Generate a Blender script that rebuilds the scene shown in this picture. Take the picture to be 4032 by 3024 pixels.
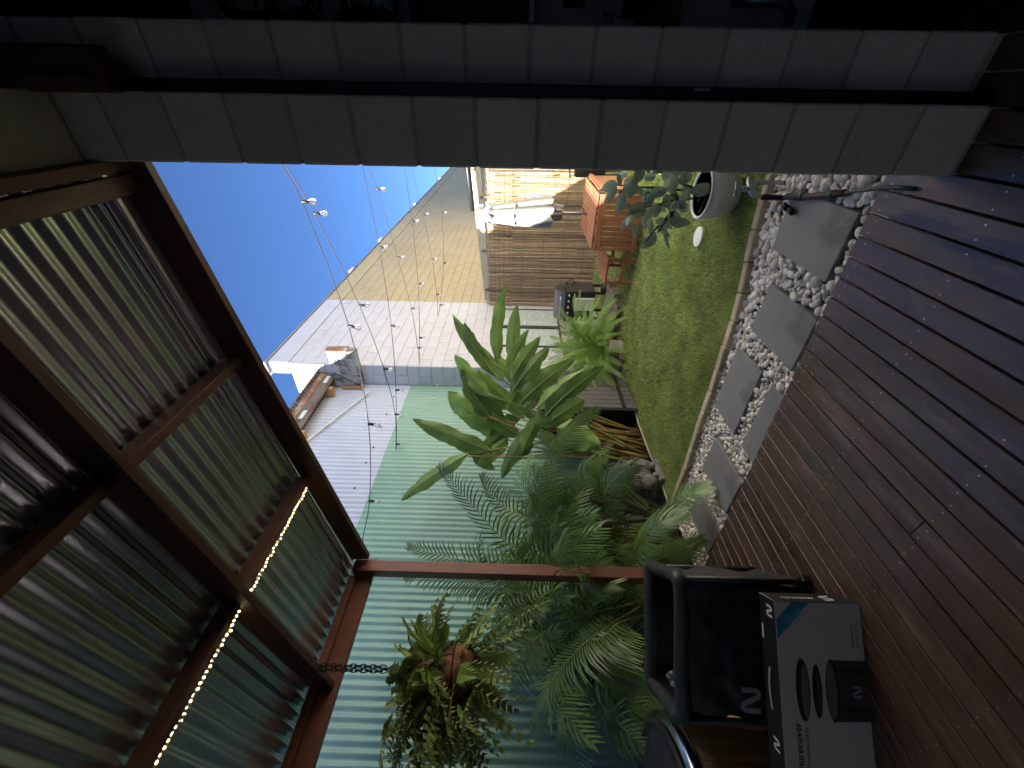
import bpy, bmesh, math, random
import numpy as np
from mathutils import Vector, Matrix, noise as mnoise
random.seed(7); rng = np.random.default_rng(7)
for o in list(bpy.data.objects): bpy.data.objects.remove(o)
SC = bpy.context.scene
COL = SC.collection
R = math.radians
# ------------------------------------------------------------------ camera
# the photograph was taken with the phone on its side: the picture's left is the world's up
CZ, FPX, YAW, PIT, RHO = 1.55, 1580.0, R(36), R(.48), .0236
FH = Vector((-math.sin(YAW), math.cos(YAW), 0)); RT = Vector((math.cos(YAW), math.sin(YAW), 0)); UZ = Vector((0, 0, 1))
FW = FH*math.cos(PIT)+UZ*math.sin(PIT); UP = UZ*math.cos(PIT)-FH*math.sin(PIT)
XC = -UP*math.cos(RHO)+RT*math.sin(RHO); YC = UP*math.sin(RHO)+RT*math.cos(RHO)
CO = Vector((0, 0, CZ))
cd = bpy.data.cameras.new('camera'); cam = bpy.data.objects.new('camera', cd); COL.objects.link(cam)
cd.sensor_fit = 'HORIZONTAL'; cd.sensor_width = 36; cd.lens = FPX/4032*36; cd.clip_start = .02; cd.clip_end = 800
mw = Matrix((XC, YC, -FW)).transposed().to_4x4(); mw.translation = CO; cam.matrix_world = mw
SC.camera = cam
# ------------------------------------------------------------------ light
SUN = Vector((.58, .96, -1)).normalized()          # the way the light travels
EL = math.asin(-SUN.z); AZ = math.atan2(-SUN.x, -SUN.y)
W = bpy.data.worlds.new('World'); SC.world = W; W.use_nodes = True
nt = W.node_tree; bg = nt.nodes['Background']
sk = nt.nodes.new('ShaderNodeTexSky'); sk.sky_type = 'NISHITA'; sk.sun_disc = False
sk.sun_elevation = EL; sk.sun_rotation = AZ; sk.air_density = .62; sk.dust_density = 0; sk.ozone_density = 10
nt.links.new(sk.outputs[0], bg.inputs[0]); bg.inputs[1].default_value = .050
sd = bpy.data.lights.new('sun', 'SUN'); sun = bpy.data.objects.new('sun', sd); COL.objects.link(sun)
sd.energy = 4.6; sd.angle = R(.5); sd.color = (1, .95, .87)
sun.rotation_euler = SUN.to_track_quat('-Z', 'Y').to_euler(); sun.location = (-6, -8, 14)
vs = SC.view_settings; vs.view_transform = 'Standard'; vs.look = 'None'; vs.gamma = 1; vs.use_curve_mapping = False
vs.exposure = 2.65
SC.render.resolution_x = 1024; SC.render.resolution_y = 768

# ------------------------------------------------------------------ photo pixel -> place (pixels of the 2212 wide view)
PS = 4032/2212
def ray(x, y): return (XC*(x*PS-2016)-YC*(y*PS-1512))/FPX+FW
def PZ(x, y, z): d = ray(x, y); return CO+d*((z-CZ)/d.z)
def PY(x, y, Y): d = ray(x, y); return CO+d*(Y/d.y)
def PX(x, y, X): d = ray(x, y); return CO+d*(X/d.x)
def PD(x, y, t): return CO+ray(x, y)*t            # t metres along the viewing axis

# ------------------------------------------------------------------ materials
def _n(t, k, **kw):
    n = t.nodes.new(k)
    for a, b in kw.items(): setattr(n, a, b)
    return n
def M(name, col, rough=.6, var=.15, scale=6, bump=0, bscale=60, metal=0, rand=0, spec=.5, stretch=(1, 1, 1), transl=0, col2=None, c2scale=2, c2lo=.5, c2hi=.65, rvar=0, alpha=None, island=0):
    m = bpy.data.materials.new(name); m.use_nodes = True; t = m.node_tree; p = t.nodes['Principled BSDF']; L = t.links.new
    tc = _n(t, 'ShaderNodeTexCoord'); mp = _n(t, 'ShaderNodeMapping'); mp.inputs['Scale'].default_value = stretch
    L(tc.outputs['Object'], mp.inputs[0])
    nz = _n(t, 'ShaderNodeTexNoise'); nz.inputs['Scale'].default_value = scale; nz.inputs['Detail'].default_value = 6; nz.inputs['Roughness'].default_value = .6
    L(mp.outputs[0], nz.inputs[0])
    mr = _n(t, 'ShaderNodeMapRange'); mr.inputs[1].default_value = .3; mr.inputs[2].default_value = .7
    mr.inputs[3].default_value = 1-var; mr.inputs[4].default_value = 1+var; L(nz.outputs[0], mr.inputs[0])
    cur = None
    base = _n(t, 'ShaderNodeRGB'); base.outputs[0].default_value = (*col, 1); cur = base.outputs[0]
    if col2:
        n2 = _n(t, 'ShaderNodeTexNoise'); n2.inputs['Scale'].default_value = c2scale; n2.inputs['Detail'].default_value = 8; n2.inputs['Roughness'].default_value = .65
        L(mp.outputs[0], n2.inputs[0])
        r2 = _n(t, 'ShaderNodeMapRange'); r2.inputs[1].default_value = c2lo; r2.inputs[2].default_value = c2hi; L(n2.outputs[0], r2.inputs[0])
        mx = _n(t, 'ShaderNodeMix', data_type='RGBA'); L(r2.outputs[0], mx.inputs[0]); L(cur, mx.inputs[6]); mx.inputs[7].default_value = (*col2, 1); cur = mx.outputs[2]
    vm = _n(t, 'ShaderNodeVectorMath', operation='SCALE'); L(cur, vm.inputs[0]); L(mr.outputs[0], vm.inputs[3]); cur = vm.outputs[0]
    if rand or island:
        if island:
            oi = _n(t, 'ShaderNodeNewGeometry'); src = oi.outputs['Random Per Island']; rr = island
        else:
            oi = _n(t, 'ShaderNodeObjectInfo'); src = oi.outputs['Random']; rr = rand
        r3 = _n(t, 'ShaderNodeMapRange'); r3.inputs[3].default_value = 1-rr; r3.inputs[4].default_value = 1+rr; L(src, r3.inputs[0])
        v2 = _n(t, 'ShaderNodeVectorMath', operation='SCALE'); L(cur, v2.inputs[0]); L(r3.outputs[0], v2.inputs[3]); cur = v2.outputs[0]
    L(cur, p.inputs['Base Color']); p.inputs['Roughness'].default_value = rough; p.inputs['Metallic'].default_value = metal
    p.inputs['Specular IOR Level'].default_value = spec
    if rvar:
        n4 = _n(t, 'ShaderNodeTexNoise'); n4.inputs['Scale'].default_value = c2scale*.8; n4.inputs['Detail'].default_value = 5
        L(mp.outputs[0], n4.inputs[0])
        r4 = _n(t, 'ShaderNodeMapRange'); r4.inputs[1].default_value = .4; r4.inputs[2].default_value = .6; r4.inputs[3].default_value = max(.05, rough-rvar); r4.inputs[4].default_value = min(1, rough+rvar)
        L(n4.outputs[0], r4.inputs[0]); L(r4.outputs[0], p.inputs['Roughness'])
    if bump:
        n3 = _n(t, 'ShaderNodeTexNoise'); n3.inputs['Scale'].default_value = bscale; n3.inputs['Detail'].default_value = 5
        L(mp.outputs[0], n3.inputs[0]); b = _n(t, 'ShaderNodeBump'); b.inputs['Strength'].default_value = bump; b.inputs['Distance'].default_value = .01
        L(n3.outputs[0], b.inputs['Height']); L(b.outputs[0], p.inputs['Normal'])
    if transl:
        out = t.nodes['Material Output']; tr = _n(t, 'ShaderNodeBsdfTranslucent'); ms = _n(t, 'ShaderNodeMixShader'); ms.inputs[0].default_value = transl
        L(cur, tr.inputs[0]); L(p.outputs[0], ms.inputs[1]); L(tr.outputs[0], ms.inputs[2]); L(ms.outputs[0], out.inputs[0])
    return m
def MG(name, col=(1, 1, 1), rough=.02):
    m = bpy.data.materials.new(name); m.use_nodes = True; p = m.node_tree.nodes['Principled BSDF']
    p.inputs['Base Color'].default_value = (*col, 1); p.inputs['Transmission Weight'].default_value = 1; p.inputs['Roughness'].default_value = rough; p.inputs['IOR'].default_value = 1.2
    return m
def ME(name, col, s):
    m = bpy.data.materials.new(name); m.use_nodes = True; p = m.node_tree.nodes['Principled BSDF']
    p.inputs['Base Color'].default_value = (*col, 1); p.inputs['Emission Color'].default_value = (*col, 1); p.inputs['Emission Strength'].default_value = s
    return m
mt = dict(
 potsoil=M('pot_mulch', (.20, .13, .09), .95, .5, 40, .9, 60),
 soil=M('soil', (.035, .024, .016), .95, .4, 20, .8, 50),
 ground=M('ground_earth', (.09, .075, .06), .95, .3, 3, .5, 30),
 gravelbed=M('gravel_bed', (.34, .31, .26), .95, .4, 30, .9, 60),
 turf=M('turf_backing', (.13, .18, .05), .95, .35, 5, .8, 90),
 blade=M('turf_blade', (.33, .42, .12), .6, .3, 3, transl=.3, island=.5, col2=(.48, .50, .19), c2scale=1.2, c2lo=.45, c2hi=.7),
 deck=M('deck_stain', (.10, .052, .033), .30, .35, 5, .12, 70, rand=.22, stretch=(7, 1, 7), col2=(.20, .115, .078), c2scale=1.6, c2lo=.56, c2hi=.72, rvar=.17, spec=.75),
 steel=M('screw_steel', (.6, .6, .6), .3, .1, metal=1),
 pebble=M('pebble', (.88, .81, .72), .55, .12, 9, .25, 50, rand=.28, col2=(.46, .38, .28), c2scale=3, c2lo=.62, c2hi=.8),
 pebbles=M('pebble_small', (.87, .80, .71), .6, .14, 9, .2, 50, island=.32),
 paver=M('bluestone', (.27, .262, .25), .6, .14, 3, .25, 160, col2=(.17, .165, .155), c2scale=2.2, c2lo=.55, c2hi=.62, rvar=.1),
 kerb=M('kerb_concrete', (.52, .43, .29), .9, .25, 12, .5, 60, rand=.15),
 block=M('painted_block', (.76, .69, .57), .7, .10, 3, .6, 120, rand=.10, col2=(.55, .49, .39), c2scale=1.6, c2lo=.58, c2hi=.8),
 mortar=M('painted_mortar', (.50, .45, .37), .8, .1, 10, .5, 100),
 black=M('black_metal', (.012, .012, .013), .45, .2, 6, spec=.4),
 darktimber=M('stained_beam', (.085, .030, .019), .5, .3, 6, .35, 60, stretch=(1, 7, 7)),
 darktimbery=M('stained_beam_long', (.13, .046, .030), .45, .3, 6, .35, 60, stretch=(7, 1, 7)),
 post=M('stained_post', (.19, .062, .038), .4, .22, 6, .3, 60, stretch=(6, 6, .8)),
 zinc=M('galvanised_sheet', (.58, .595, .64), .27, .06, 3, 0, 20, metal=.82, rand=.04),
 green=M('green_sheet', (.21, .38, .29), .32, .10, 1.4, rand=.06, spec=.6, col2=(.16, .27, .20), c2scale=1.1, c2lo=.56, c2hi=.8),
 screwgreen=M('screw_green', (.16, .28, .21), .4), 
 pale=M('pale_sheet', (.50, .535, .63), .4, .06, 2.5, rand=.03),
 whitewall=M('white_block_paint', (.53, .53, .55), .7, .04, 2, .25, 60, rand=.02),
 cream=M('cream_block_paint', (.43, .355, .205), .75, .08, 1.2, .25, 60, rand=.03, col2=(.33, .30, .215), c2scale=.8, c2lo=.58, c2hi=.75),
 flaky=M('flaking_block', (.42, .40, .36), .85, .25, 9, .5, 40, rand=.12, col2=(.07, .06, .05), c2scale=4, c2lo=.47, c2hi=.6),
 greywood=M('weathered_timber', (.17, .14, .115), .85, .3, 10, .4, 60, stretch=(5, 1, 5), col2=(.10, .05, .03), c2scale=2),
 rust=M('rusted_gutter', (.22, .11, .06), .8, .5, 12, .5, 40, col2=(.35, .3, .25), c2scale=5),
 orangewood=M('raw_pine', (.50, .27, .11), .6, .2, 5, .2, 40, stretch=(6, 6, 1)),
 pvc=M('pvc', (.7, .7, .66), .4, .05),
 reed=M('reed', (.37, .265, .165), .8, .35, 14, island=.7, stretch=(3, 3, .6)),
 reedwire=M('reed_wire', (.10, .06, .03), .8),
 fencewood=M('paling_rail', (.46, .42, .33), .85, .2, 8, .3, 50, stretch=(.8, 6, 6)),
 canvas=M('umbrella_canvas', (.28, .278, .27), .85, .06, 4, .15, 90),
 alu=M('aluminium', (.35, .35, .36), .35, .1, metal=.8),
 redwood=M('oiled_hardwood', (.30, .115, .058), .55, .22, 6, .3, 50, rand=.1),
 bbq=M('barbecue_enamel', (.03, .03, .032), .4, .2), bbqlid=M('barbecue_steel', (.20, .20, .205), .4, .12, metal=.6),
 cream_plastic=M('cream_plastic', (.62, .62, .5), .5, .05),
 potwhite=M('white_glaze', (.62, .61, .57), .55, .06, 6, .15, 60),
 potgrey=M('grey_fibrestone', (.66, .65, .62), .75, .08, 6, .2, 80),
 potrim=M('pot_rim_pale', (.85, .84, .80), .7, .06),  # rim paler than the pot body
 heli=M('paddle_leaf', (.21, .33, .085), .36, .25, 5, .25, 14, transl=.28, rand=.34, col2=(.34, .36, .10), c2scale=3, c2lo=.6, c2hi=.8, stretch=(1, 1, 1)),
 rib=M('leaf_midrib', (.22, .32, .10), .5, .1),
 stalk=M('paddle_stalk', (.40, .25, .10), .6, .35, 7, .3, 40, rand=.25, stretch=(3, 3, 1), col2=(.17, .16, .06), c2scale=3, c2lo=.5, c2hi=.6),
 palm=M('palm_leaflet', (.15, .25, .075), .27, .25, 4, transl=.18, rand=.45, spec=.6),
 palmstem=M('palm_rachis', (.30, .33, .09), .5, .2, 6, rand=.15),
 palmbark=M('palm_trunk', (.30, .28, .23), .7, .2, 8),
 fern=M('fern_pinna', (.27, .42, .09), .5, .25, 6, transl=.3, rand=.25),
 bfern=M('basket_fern', (.34, .42, .13), .5, .35, 8, transl=.3, rand=.4),
 bferndark=M('basket_fern_dark', (.20, .25, .08), .6, .4, 8, transl=.2, rand=.3),
 strap=M('strap_leaf', (.42, .55, .10), .45, .2, 6, transl=.3, rand=.2),
 litter=M('dry_litter', (.40, .30, .17), .8, .3, island=.4),
 deadleaf=M('dead_leaf', (.12, .045, .025), .8, .3),
 coir=M('coir', (.21, .10, .05), .95, .45, 16, .9, 40),
 chain=M('black_chain', (.02, .02, .02), .45),
 fig=M('fig_leaf', (.27, .35, .25), .45, .25, 6, .2, 30, transl=.15, rand=.4, col2=(.46, .52, .47), c2scale=9, c2lo=.58, c2hi=.7),
 figwood=M('fig_bark', (.075, .055, .045), .8, .3, 20, .5, 60),
 cordy=M('cordyline_leaf', (.13, .15, .08), .4, .35, 6, transl=.2, rand=.4, col2=(.13, .05, .06), c2scale=3),
 stone=M('carved_stone', (.22, .21, .20), .85, .3, 12, .8, 60),
 brass=M('tap_chrome', (.42, .43, .44), .35, .2, metal=.85), hose=M('hose_green', (.012, .05, .045), .45), hosered=M('hose_tape', (.05, .02, .02), .6, .4, 20),
 disc=M('white_disc', (.80, .80, .78), .7, .12, 30, .3, 60),
 tub=M('black_pvc_fabric', (.045, .045, .047), .36, .25, 8, .25, 60, spec=.5), tubin=M('tub_lining', (.006, .006, .006), .5),
 silver=M('silver_foil', (.55, .55, .6), .25, .2, 8, .8, 14, metal=.9),
 logo=M('logo_grey', (.4, .4, .39), .7), white=M('print_white', (.85, .85, .85), .6),
 card=M('printed_card', (.72, .68, .60), .65, .05, 30), cardblack=M('card_black', (.012, .012, .013), .55), cardedge=M('card_edge', (.55, .5, .45), .8),
 blue=M('print_blue', (.03, .30, .46), .6), bluetext=M('print_blue_text', (.35, .65, .75), .6), ink=M('print_ink', (.02, .02, .02), .6), ink2=M('print_ink_soft', (.075, .072, .068), .6), inkhl=M('print_highlight', (.20, .19, .175), .6),
 stave=M('cedar_stave', (.86, .52, .24), .35, .2, 5, .2, 40, rand=.22, stretch=(5, 5, .7)),
 stainless=M('stainless', (.62, .62, .6), .22, .12, 4, .1, 12, metal=1), cover=M('tub_cover', (.022, .023, .026), .6, .3, 10, .3, 80),
 bouncewhite=M('side_bounce_render', (.86, .80, .70), .8, .04, 2),  # pale warm tone chosen for the bounce off the unseen side wall
 courtbounce=M('court_bounce_render', (.86, .80, .70), .8, .04, 2),  # pale tone chosen so the unseen rear wall brightens the patio
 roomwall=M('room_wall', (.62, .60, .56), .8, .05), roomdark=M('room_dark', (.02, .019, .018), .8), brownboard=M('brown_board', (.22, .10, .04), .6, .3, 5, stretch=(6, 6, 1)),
 cab=M('cabinet_board', (.11, .105, .10), .7, .25, 8, .3, 50, rand=.2, stretch=(6, 6, .8)), cabside=M('cabinet_end', (.012, .012, .013), .8),
 windowframe=M('window_frame', (.05, .05, .05), .5), windowglass=M('frosted_glass', (.50, .58, .55), .18, .25, 6, spec=.7, stretch=(1, 1, 7)),
 bulbglass=MG('bulb_glass'), filament=M('filament', (.8, .55, .2), .4), socket=M('lamp_socket', (.015, .015, .015), .5), cable=M('festoon_cable', (.02, .02, .022), .6),
 led=ME('led', (1, .80, .42), 1.2), ledwire=M('led_wire', (.25, .2, .1), .6),
 latch=M('latch_plate', (.35, .34, .32), .5), sensor=M('sensor_white', (.6, .6, .62), .5))

# ------------------------------------------------------------------ mesh helpers
ORG = {}                                            # where each thing's origin stands
def tag(o, label=None, cat=None, group=None, kind=None):
    for k, v in (('label', label), ('category', cat), ('group', group), ('kind', kind)):
        if v: o[k] = v
    return o
def empty(name, loc, label, cat, group=None):
    o = bpy.data.objects.new(name, None); COL.objects.link(o); o.location = loc; o.empty_display_size = .1
    ORG[o.name] = Vector(loc); return tag(o, label, cat, group)
class MB:
    def __init__(s): s.v = []; s.f = []
    def add(s, v, f):
        n = len(s.v); s.v += [tuple(p) for p in v]; s.f += [tuple(i+n for i in q) for q in f]; return s
    def box(s, lo, hi, b=0, rot=None, piv=None):
        x0, y0, z0 = lo; x1, y1, z1 = hi
        if b <= 0:
            v = [Vector(p) for p in ((x0, y0, z0), (x1, y0, z0), (x1, y1, z0), (x0, y1, z0), (x0, y0, z1), (x1, y0, z1), (x1, y1, z1), (x0, y1, z1))]
            f = [(0, 3, 2, 1), (4, 5, 6, 7), (0, 1, 5, 4), (1, 2, 6, 5), (2, 3, 7, 6), (3, 0, 4, 7)]
        else:
            v, f = cbox(x1-x0, y1-y0, z1-z0, b); c = Vector(((x0+x1)/2, (y0+y1)/2, (z0+z1)/2)); v = [Vector(p)+c for p in v]
        if rot is not None:
            pv = Vector(piv) if piv is not None else Vector(((x0+x1)/2, (y0+y1)/2, (z0+z1)/2))
            v = [rot @ (p-pv)+pv for p in v]
        return s.add(v, f)
    def bar(s, a, b, w, h, up=(0, 0, 1), ch=0):
        """a rectangular bar from a to b; w across, h along up"""
        a, b = Vector(a), Vector(b); d = b-a; L = d.length; d.normalize(); up = Vector(up); sd = d.cross(up)
        if sd.length < 1e-6: sd = Vector((1, 0, 0))
        sd.normalize(); u = sd.cross(d)
        mat = Matrix((sd, d, u)).transposed()
        v, f = cbox(w, L, h, ch) if ch else cube_vf(w, L, h)
        c = (a+b)/2
        return s.add([mat @ Vector(p)+c for p in v], f)
    def tube(s, pts, r, n=6, cap=True):
        pts = [Vector(p) for p in pts]; rs = r if isinstance(r, (list, tuple)) else [r]*len(pts)
        V = []; F = []; pu = None
        for i, p in enumerate(pts):
            d = (pts[min(i+1, len(pts)-1)]-pts[max(i-1, 0)])
            if d.length < 1e-9: d = Vector((0, 0, 1))
            d.normalize()
            if pu is None:
                pu = Vector((0, 0, 1)) if abs(d.z) < .9 else Vector((1, 0, 0))
            x = d.cross(pu); x.normalize(); y = x.cross(d); y.normalize(); pu = y
            for k in range(n):
                a = 2*math.pi*k/n; V.append(p+(x*math.cos(a)+y*math.sin(a))*rs[i])
        for i in range(len(pts)-1):
            for k in range(n):
                a = i*n+k; b = i*n+(k+1) % n; F.append((a, b, b+n, a+n))
        if cap:
            F.append(tuple(reversed(range(n)))); m = (len(pts)-1)*n; F.append(tuple(range(m, m+n)))
        return s.add(V, F)
    def lathe(s, prof, c, n=24, sx=1, sy=1):
        V = []; F = []
        for r, z in prof:
            for k in range(n):
                a = 2*math.pi*k/n; V.append((c[0]+r*math.cos(a)*sx, c[1]+r*math.sin(a)*sy, c[2]+z))
        for i in range(len(prof)-1):
            for k in range(n):
                a = i*n+k; b = i*n+(k+1) % n; F.append((a, b, b+n, a+n))
        F.append(tuple(reversed(range(n)))); m = (len(prof)-1)*n; F.append(tuple(range(m, m+n)))
        return s.add(V, F)
    def grid(s, P):
        """P[i][j] points"""
        ni, nj = len(P), len(P[0]); V = [p for row in P for p in row]
        return s.add(V, [(i*nj+j, i*nj+j+1, (i+1)*nj+j+1, (i+1)*nj+j) for i in range(ni-1) for j in range(nj-1)])
    def mesh(s, name, m, org=(0, 0, 0), smooth=False):
        me = bpy.data.meshes.new(name); o = Vector(org)
        me.from_pydata([(p[0]-o.x, p[1]-o.y, p[2]-o.z) for p in s.v], [], s.f); me.materials.append(mt[m] if isinstance(m, str) else m)
        if smooth: me.polygons.foreach_set('use_smooth', [True]*len(me.polygons))
        me.update(); return me
    def build(s, name, m, parent=None, org=None, smooth=False):
        g = ORG[parent.name] if parent else Vector(org if org is not None else (0, 0, 0))
        me = s.mesh(name, m, g, smooth)
        return link(name, me, parent, g)
def link(name, me, parent, world, rot=None, scale=None):
    o = bpy.data.objects.new(name, me); COL.objects.link(o); w = Vector(world)
    if parent: o.parent = parent; o.location = w-ORG[parent.name]
    else: o.location = w
    if rot is not None: o.rotation_euler = rot
    if scale is not None: o.scale = scale
    ORG[o.name] = w; return o
def cube_vf(w, d, h):
    m = MB(); m.box((-w/2, -d/2, -h/2), (w/2, d/2, h/2)); return m.v, m.f
def cbox(w, d, h, b):
    b = min(b, w*.45, d*.45, h*.45); x, y, z = w/2, d/2, h/2; V = []; ix = {}
    for sx in (-1, 1):
        for sy in (-1, 1):
            for sz in (-1, 1):
                ix[sx, sy, sz] = len(V)
                V += [(sx*x, sy*(y-b), sz*(z-b)), (sx*(x-b), sy*y, sz*(z-b)), (sx*(x-b), sy*(y-b), sz*z)]
    F = []
    q = [(-1, -1), (1, -1), (1, 1), (-1, 1)]
    def add(f, nrm):
        a, bb, c = (Vector(V[i]) for i in f[:3])
        F.append(tuple(f) if (bb-a).cross(c-a).dot(nrm) > 0 else tuple(reversed(f)))
    for s_ in (-1, 1):
        add([ix[s_, a, c] for a, c in q], Vector((s_, 0, 0)))
        add([ix[a, s_, c]+1 for a, c in q], Vector((0, s_, 0)))
        add([ix[a, c, s_]+2 for a, c in q], Vector((0, 0, s_)))
    for a in (-1, 1):
        for c in (-1, 1):
            add([ix[a, c, -1], ix[a, c, 1], ix[a, c, 1]+1, ix[a, c, -1]+1], Vector((a, c, 0)))
            add([ix[a, -1, c], ix[a, 1, c], ix[a, 1, c]+2, ix[a, -1, c]+2], Vector((a, 0, c)))
            add([ix[-1, a, c]+1, ix[1, a, c]+1, ix[1, a, c]+2, ix[-1, a, c]+2], Vector((0, a, c)))
            for e in (-1, 1): add([ix[a, c, e], ix[a, c, e]+1, ix[a, c, e]+2], Vector((a, c, e)))
    return V, F
def bez(a, b, c, n):
    return [a*(1-t)**2+b*2*t*(1-t)+c*t*t for t in (i/(n-1) for i in range(n))]
U = random.uniform
def text_mesh(body, size, m, name, ext=.0004):
    cu = bpy.data.curves.new(name, 'FONT'); cu.body = body; cu.size = size; cu.extrude = ext; cu.resolution_u = 3
    o = bpy.data.objects.new(name, cu); COL.objects.link(o); bpy.context.view_layer.update()
    me = bpy.data.meshes.new_from_object(o.evaluated_get(bpy.context.evaluated_depsgraph_get())); bpy.data.objects.remove(o)
    me.name = name; me.materials.clear(); me.materials.append(mt[m]); return me

# ================================================================== SETTING
g = MB(); g.add([(-90, -60, -.30), (90, -60, -.30), (90, 150, -.30), (-90, 150, -.30)], [(0, 1, 2, 3)]); tag(g.build('ground', 'ground'), kind='structure')
# kerb line between the lawn and the pebbles
KX = [.7, -.2, -.41, -.6, -.76, -.95, -1.1, -1.27, -1.46, -1.65, -1.85, -2.03, -2.35, -2.8, -3.2, -3.5]
KY = [3.0, 2.93, 2.905, 2.89, 2.865, 2.805, 2.765, 2.722, 2.712, 2.70, 2.665, 2.665, 2.645, 2.605, 2.60, 2.60]
def kerb_y(x): return float(np.interp(-x, [-k for k in KX], KY))
LZ = -.055
def bed_x(y): return float(np.interp(y, [2.5, 2.8, 3.1, 3.5, 3.9, 4.2, 5.0, 5.6, 8.4], [-3.40, -3.38, -3.39, -3.42, -3.43, -3.40, -3.46, -3.6, -3.6]))
xs = np.linspace(.9, -3.6, 46); lv = []; lf = []
g = MB(); rows = []
for i in range(40):
    row = []
    for x in xs:
        y0 = kerb_y(x)+.02; y = y0+(8.5-y0)*i/39; xx = max(x, bed_x(y)); row.append((xx, y, LZ-.02+.012*mnoise.noise((xx*1.5, y*1.5, 0))))
    rows.append(row)
lawn = g.grid(rows).build('lawn', 'turf', smooth=True); tag(lawn, kind='structure')
def lawn_z(x, y): return LZ-.02+.012*mnoise.noise((x*1.5, y*1.5, 0))
N = 230000
yy = 2.62+(8.35-2.62)*rng.random(N)**1.9; xx = -3.55+4.2*rng.random(N)
keep = (yy > np.interp(-xx, [-k for k in KX], KY)+.025) & (xx > np.interp(yy, [2.5, 2.8, 3.1, 3.5, 3.9, 4.2, 5.0, 5.6, 8.4], [-3.40, -3.38, -3.39, -3.42, -3.43, -3.40, -3.46, -3.6, -3.6])+.01)
xx, yy = xx[keep], yy[keep]; n = len(xx)
zz = np.full(n, LZ-.022)
far = np.clip((yy-2.6)/5, 0, 1)
h = (.018+.022*rng.random(n)); wd = .0028+.004*far; an = rng.random(n)*2*np.pi
lean = .4+.9*rng.random(n); la = rng.normal(1.9, 1.3, n)
dx, dy = np.cos(an)*wd, np.sin(an)*wd
V = np.empty((n, 3, 3)); V[:, 0] = np.stack([xx-dx, yy-dy, zz], 1); V[:, 1] = np.stack([xx+dx, yy+dy, zz], 1)
V[:, 2] = np.stack([xx+np.cos(la)*h*lean, yy+np.sin(la)*h*lean, zz+h], 1)
def soup(name, V, m, parent=None):
    k = V.shape[1]; n = V.shape[0]; me = bpy.data.meshes.new(name); me.vertices.add(n*k); me.vertices.foreach_set('co', V.reshape(-1).astype(np.float32))
    me.loops.add(n*k); me.loops.foreach_set('vertex_index', np.arange(n*k, dtype=np.int32)); me.polygons.add(n)
    me.polygons.foreach_set('loop_start', np.arange(0, n*k, k, dtype=np.int32)); me.update(calc_edges=True); me.materials.append(mt[m])
    return link(name, me, parent, (0, 0, 0))
tag(soup('turf_grass', V, 'blade'), 'short green turf grass covering the yard', 'grass', kind='stuff')
# garden bed along the green wall
g = MB(); rows = []
for i in range(34):
    y = 1.6+(5.9-1.6)*i/33; bx = bed_x(max(y, 2.62)) if y > 2.55 else -3.42
    rows.append([(-4.30+(bx+4.30)*j/12, y, -.075+.05*mnoise.noise(((-4.3+(bx+4.3)*j/12)*5, y*5, 3))) for j in range(13)])
tag(g.grid(rows).build('garden_soil', 'soil', smooth=True), kind='structure')
# ---- pavers in the pebble strip
def deck_end(x): return 1.93+(x+.25)*.0535
PAV = [(-.785, -.44, 2.06, 2.62, 'square grey paver with a dark stain, nearest the garden tap'), (-1.305, -.97, 1.99, 2.50, 'grey paver touching the deck edge, second from the garden tap'),
       (-2.03, -1.475, 2.22, 2.575, 'wide grey paver nearer the lawn kerb of the stacked middle pair'), (-2.015, -1.47, 1.72, 2.085, 'wide grey paver half under the deck edge of the stacked middle pair'),
       (-2.575, -2.22, 1.925, 2.395, 'grey paver between the middle pair and the palm fronds'), (-3.075, -2.765, 1.89, 2.32, 'grey paver at the far left under the drooping palm fronds')]
for i, (x0, x1, y0, y1, lb) in enumerate(PAV):
    y0 = max(y0, 1.60) if i == 3 else y0
    c = Vector(((x0+x1)/2, (y0+y1)/2, -.10)); m = MB().box((x0, y0, -.12), (x1, y1, -.068-.002*(i % 3)), .004, Matrix.Rotation(R(U(-1.2, 1.2)), 3, 'Z'))
    tag(m.build('paver', 'paver', org=c), lb, 'paver', 'pavers in the pebble strip')
# ---- pebbles
pb = MB(); rows = []
for i in range(14):
    rows.append([(x, 1.55+(kerb_y(x)-.01-1.55)*i/13, -.128) for x in np.linspace(.35, -3.42, 30)])
pbed = pb.grid(rows).build('pebble_bed', 'gravelbed'); tag(pbed, kind='structure')
def ico(sub, seed, sx=1, sy=1, sz=1):
    bm = bmesh.new(); bmesh.ops.create_icosphere(bm, subdivisions=sub, radius=1)
    for v in bm.verts:
        k = 1+.32*mnoise.noise(v.co*1.2+Vector((seed*7.1, seed*3.3, 0))); v.co = Vector((v.co.x*k*sx, v.co.y*k*sy, v.co.z*k*sz))
    me = bpy.data.meshes.new('pebble'); bm.to_mesh(me); bm.free()
    me.polygons.foreach_set('use_smooth', [True]*len(me.polygons)); return me
PEB = []
for k in range(10):
    me = ico(2, k, 1, U(.66, .9), U(.5, .7)); me.materials.append(mt['pebble']); PEB.append(me)
cand = []
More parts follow.
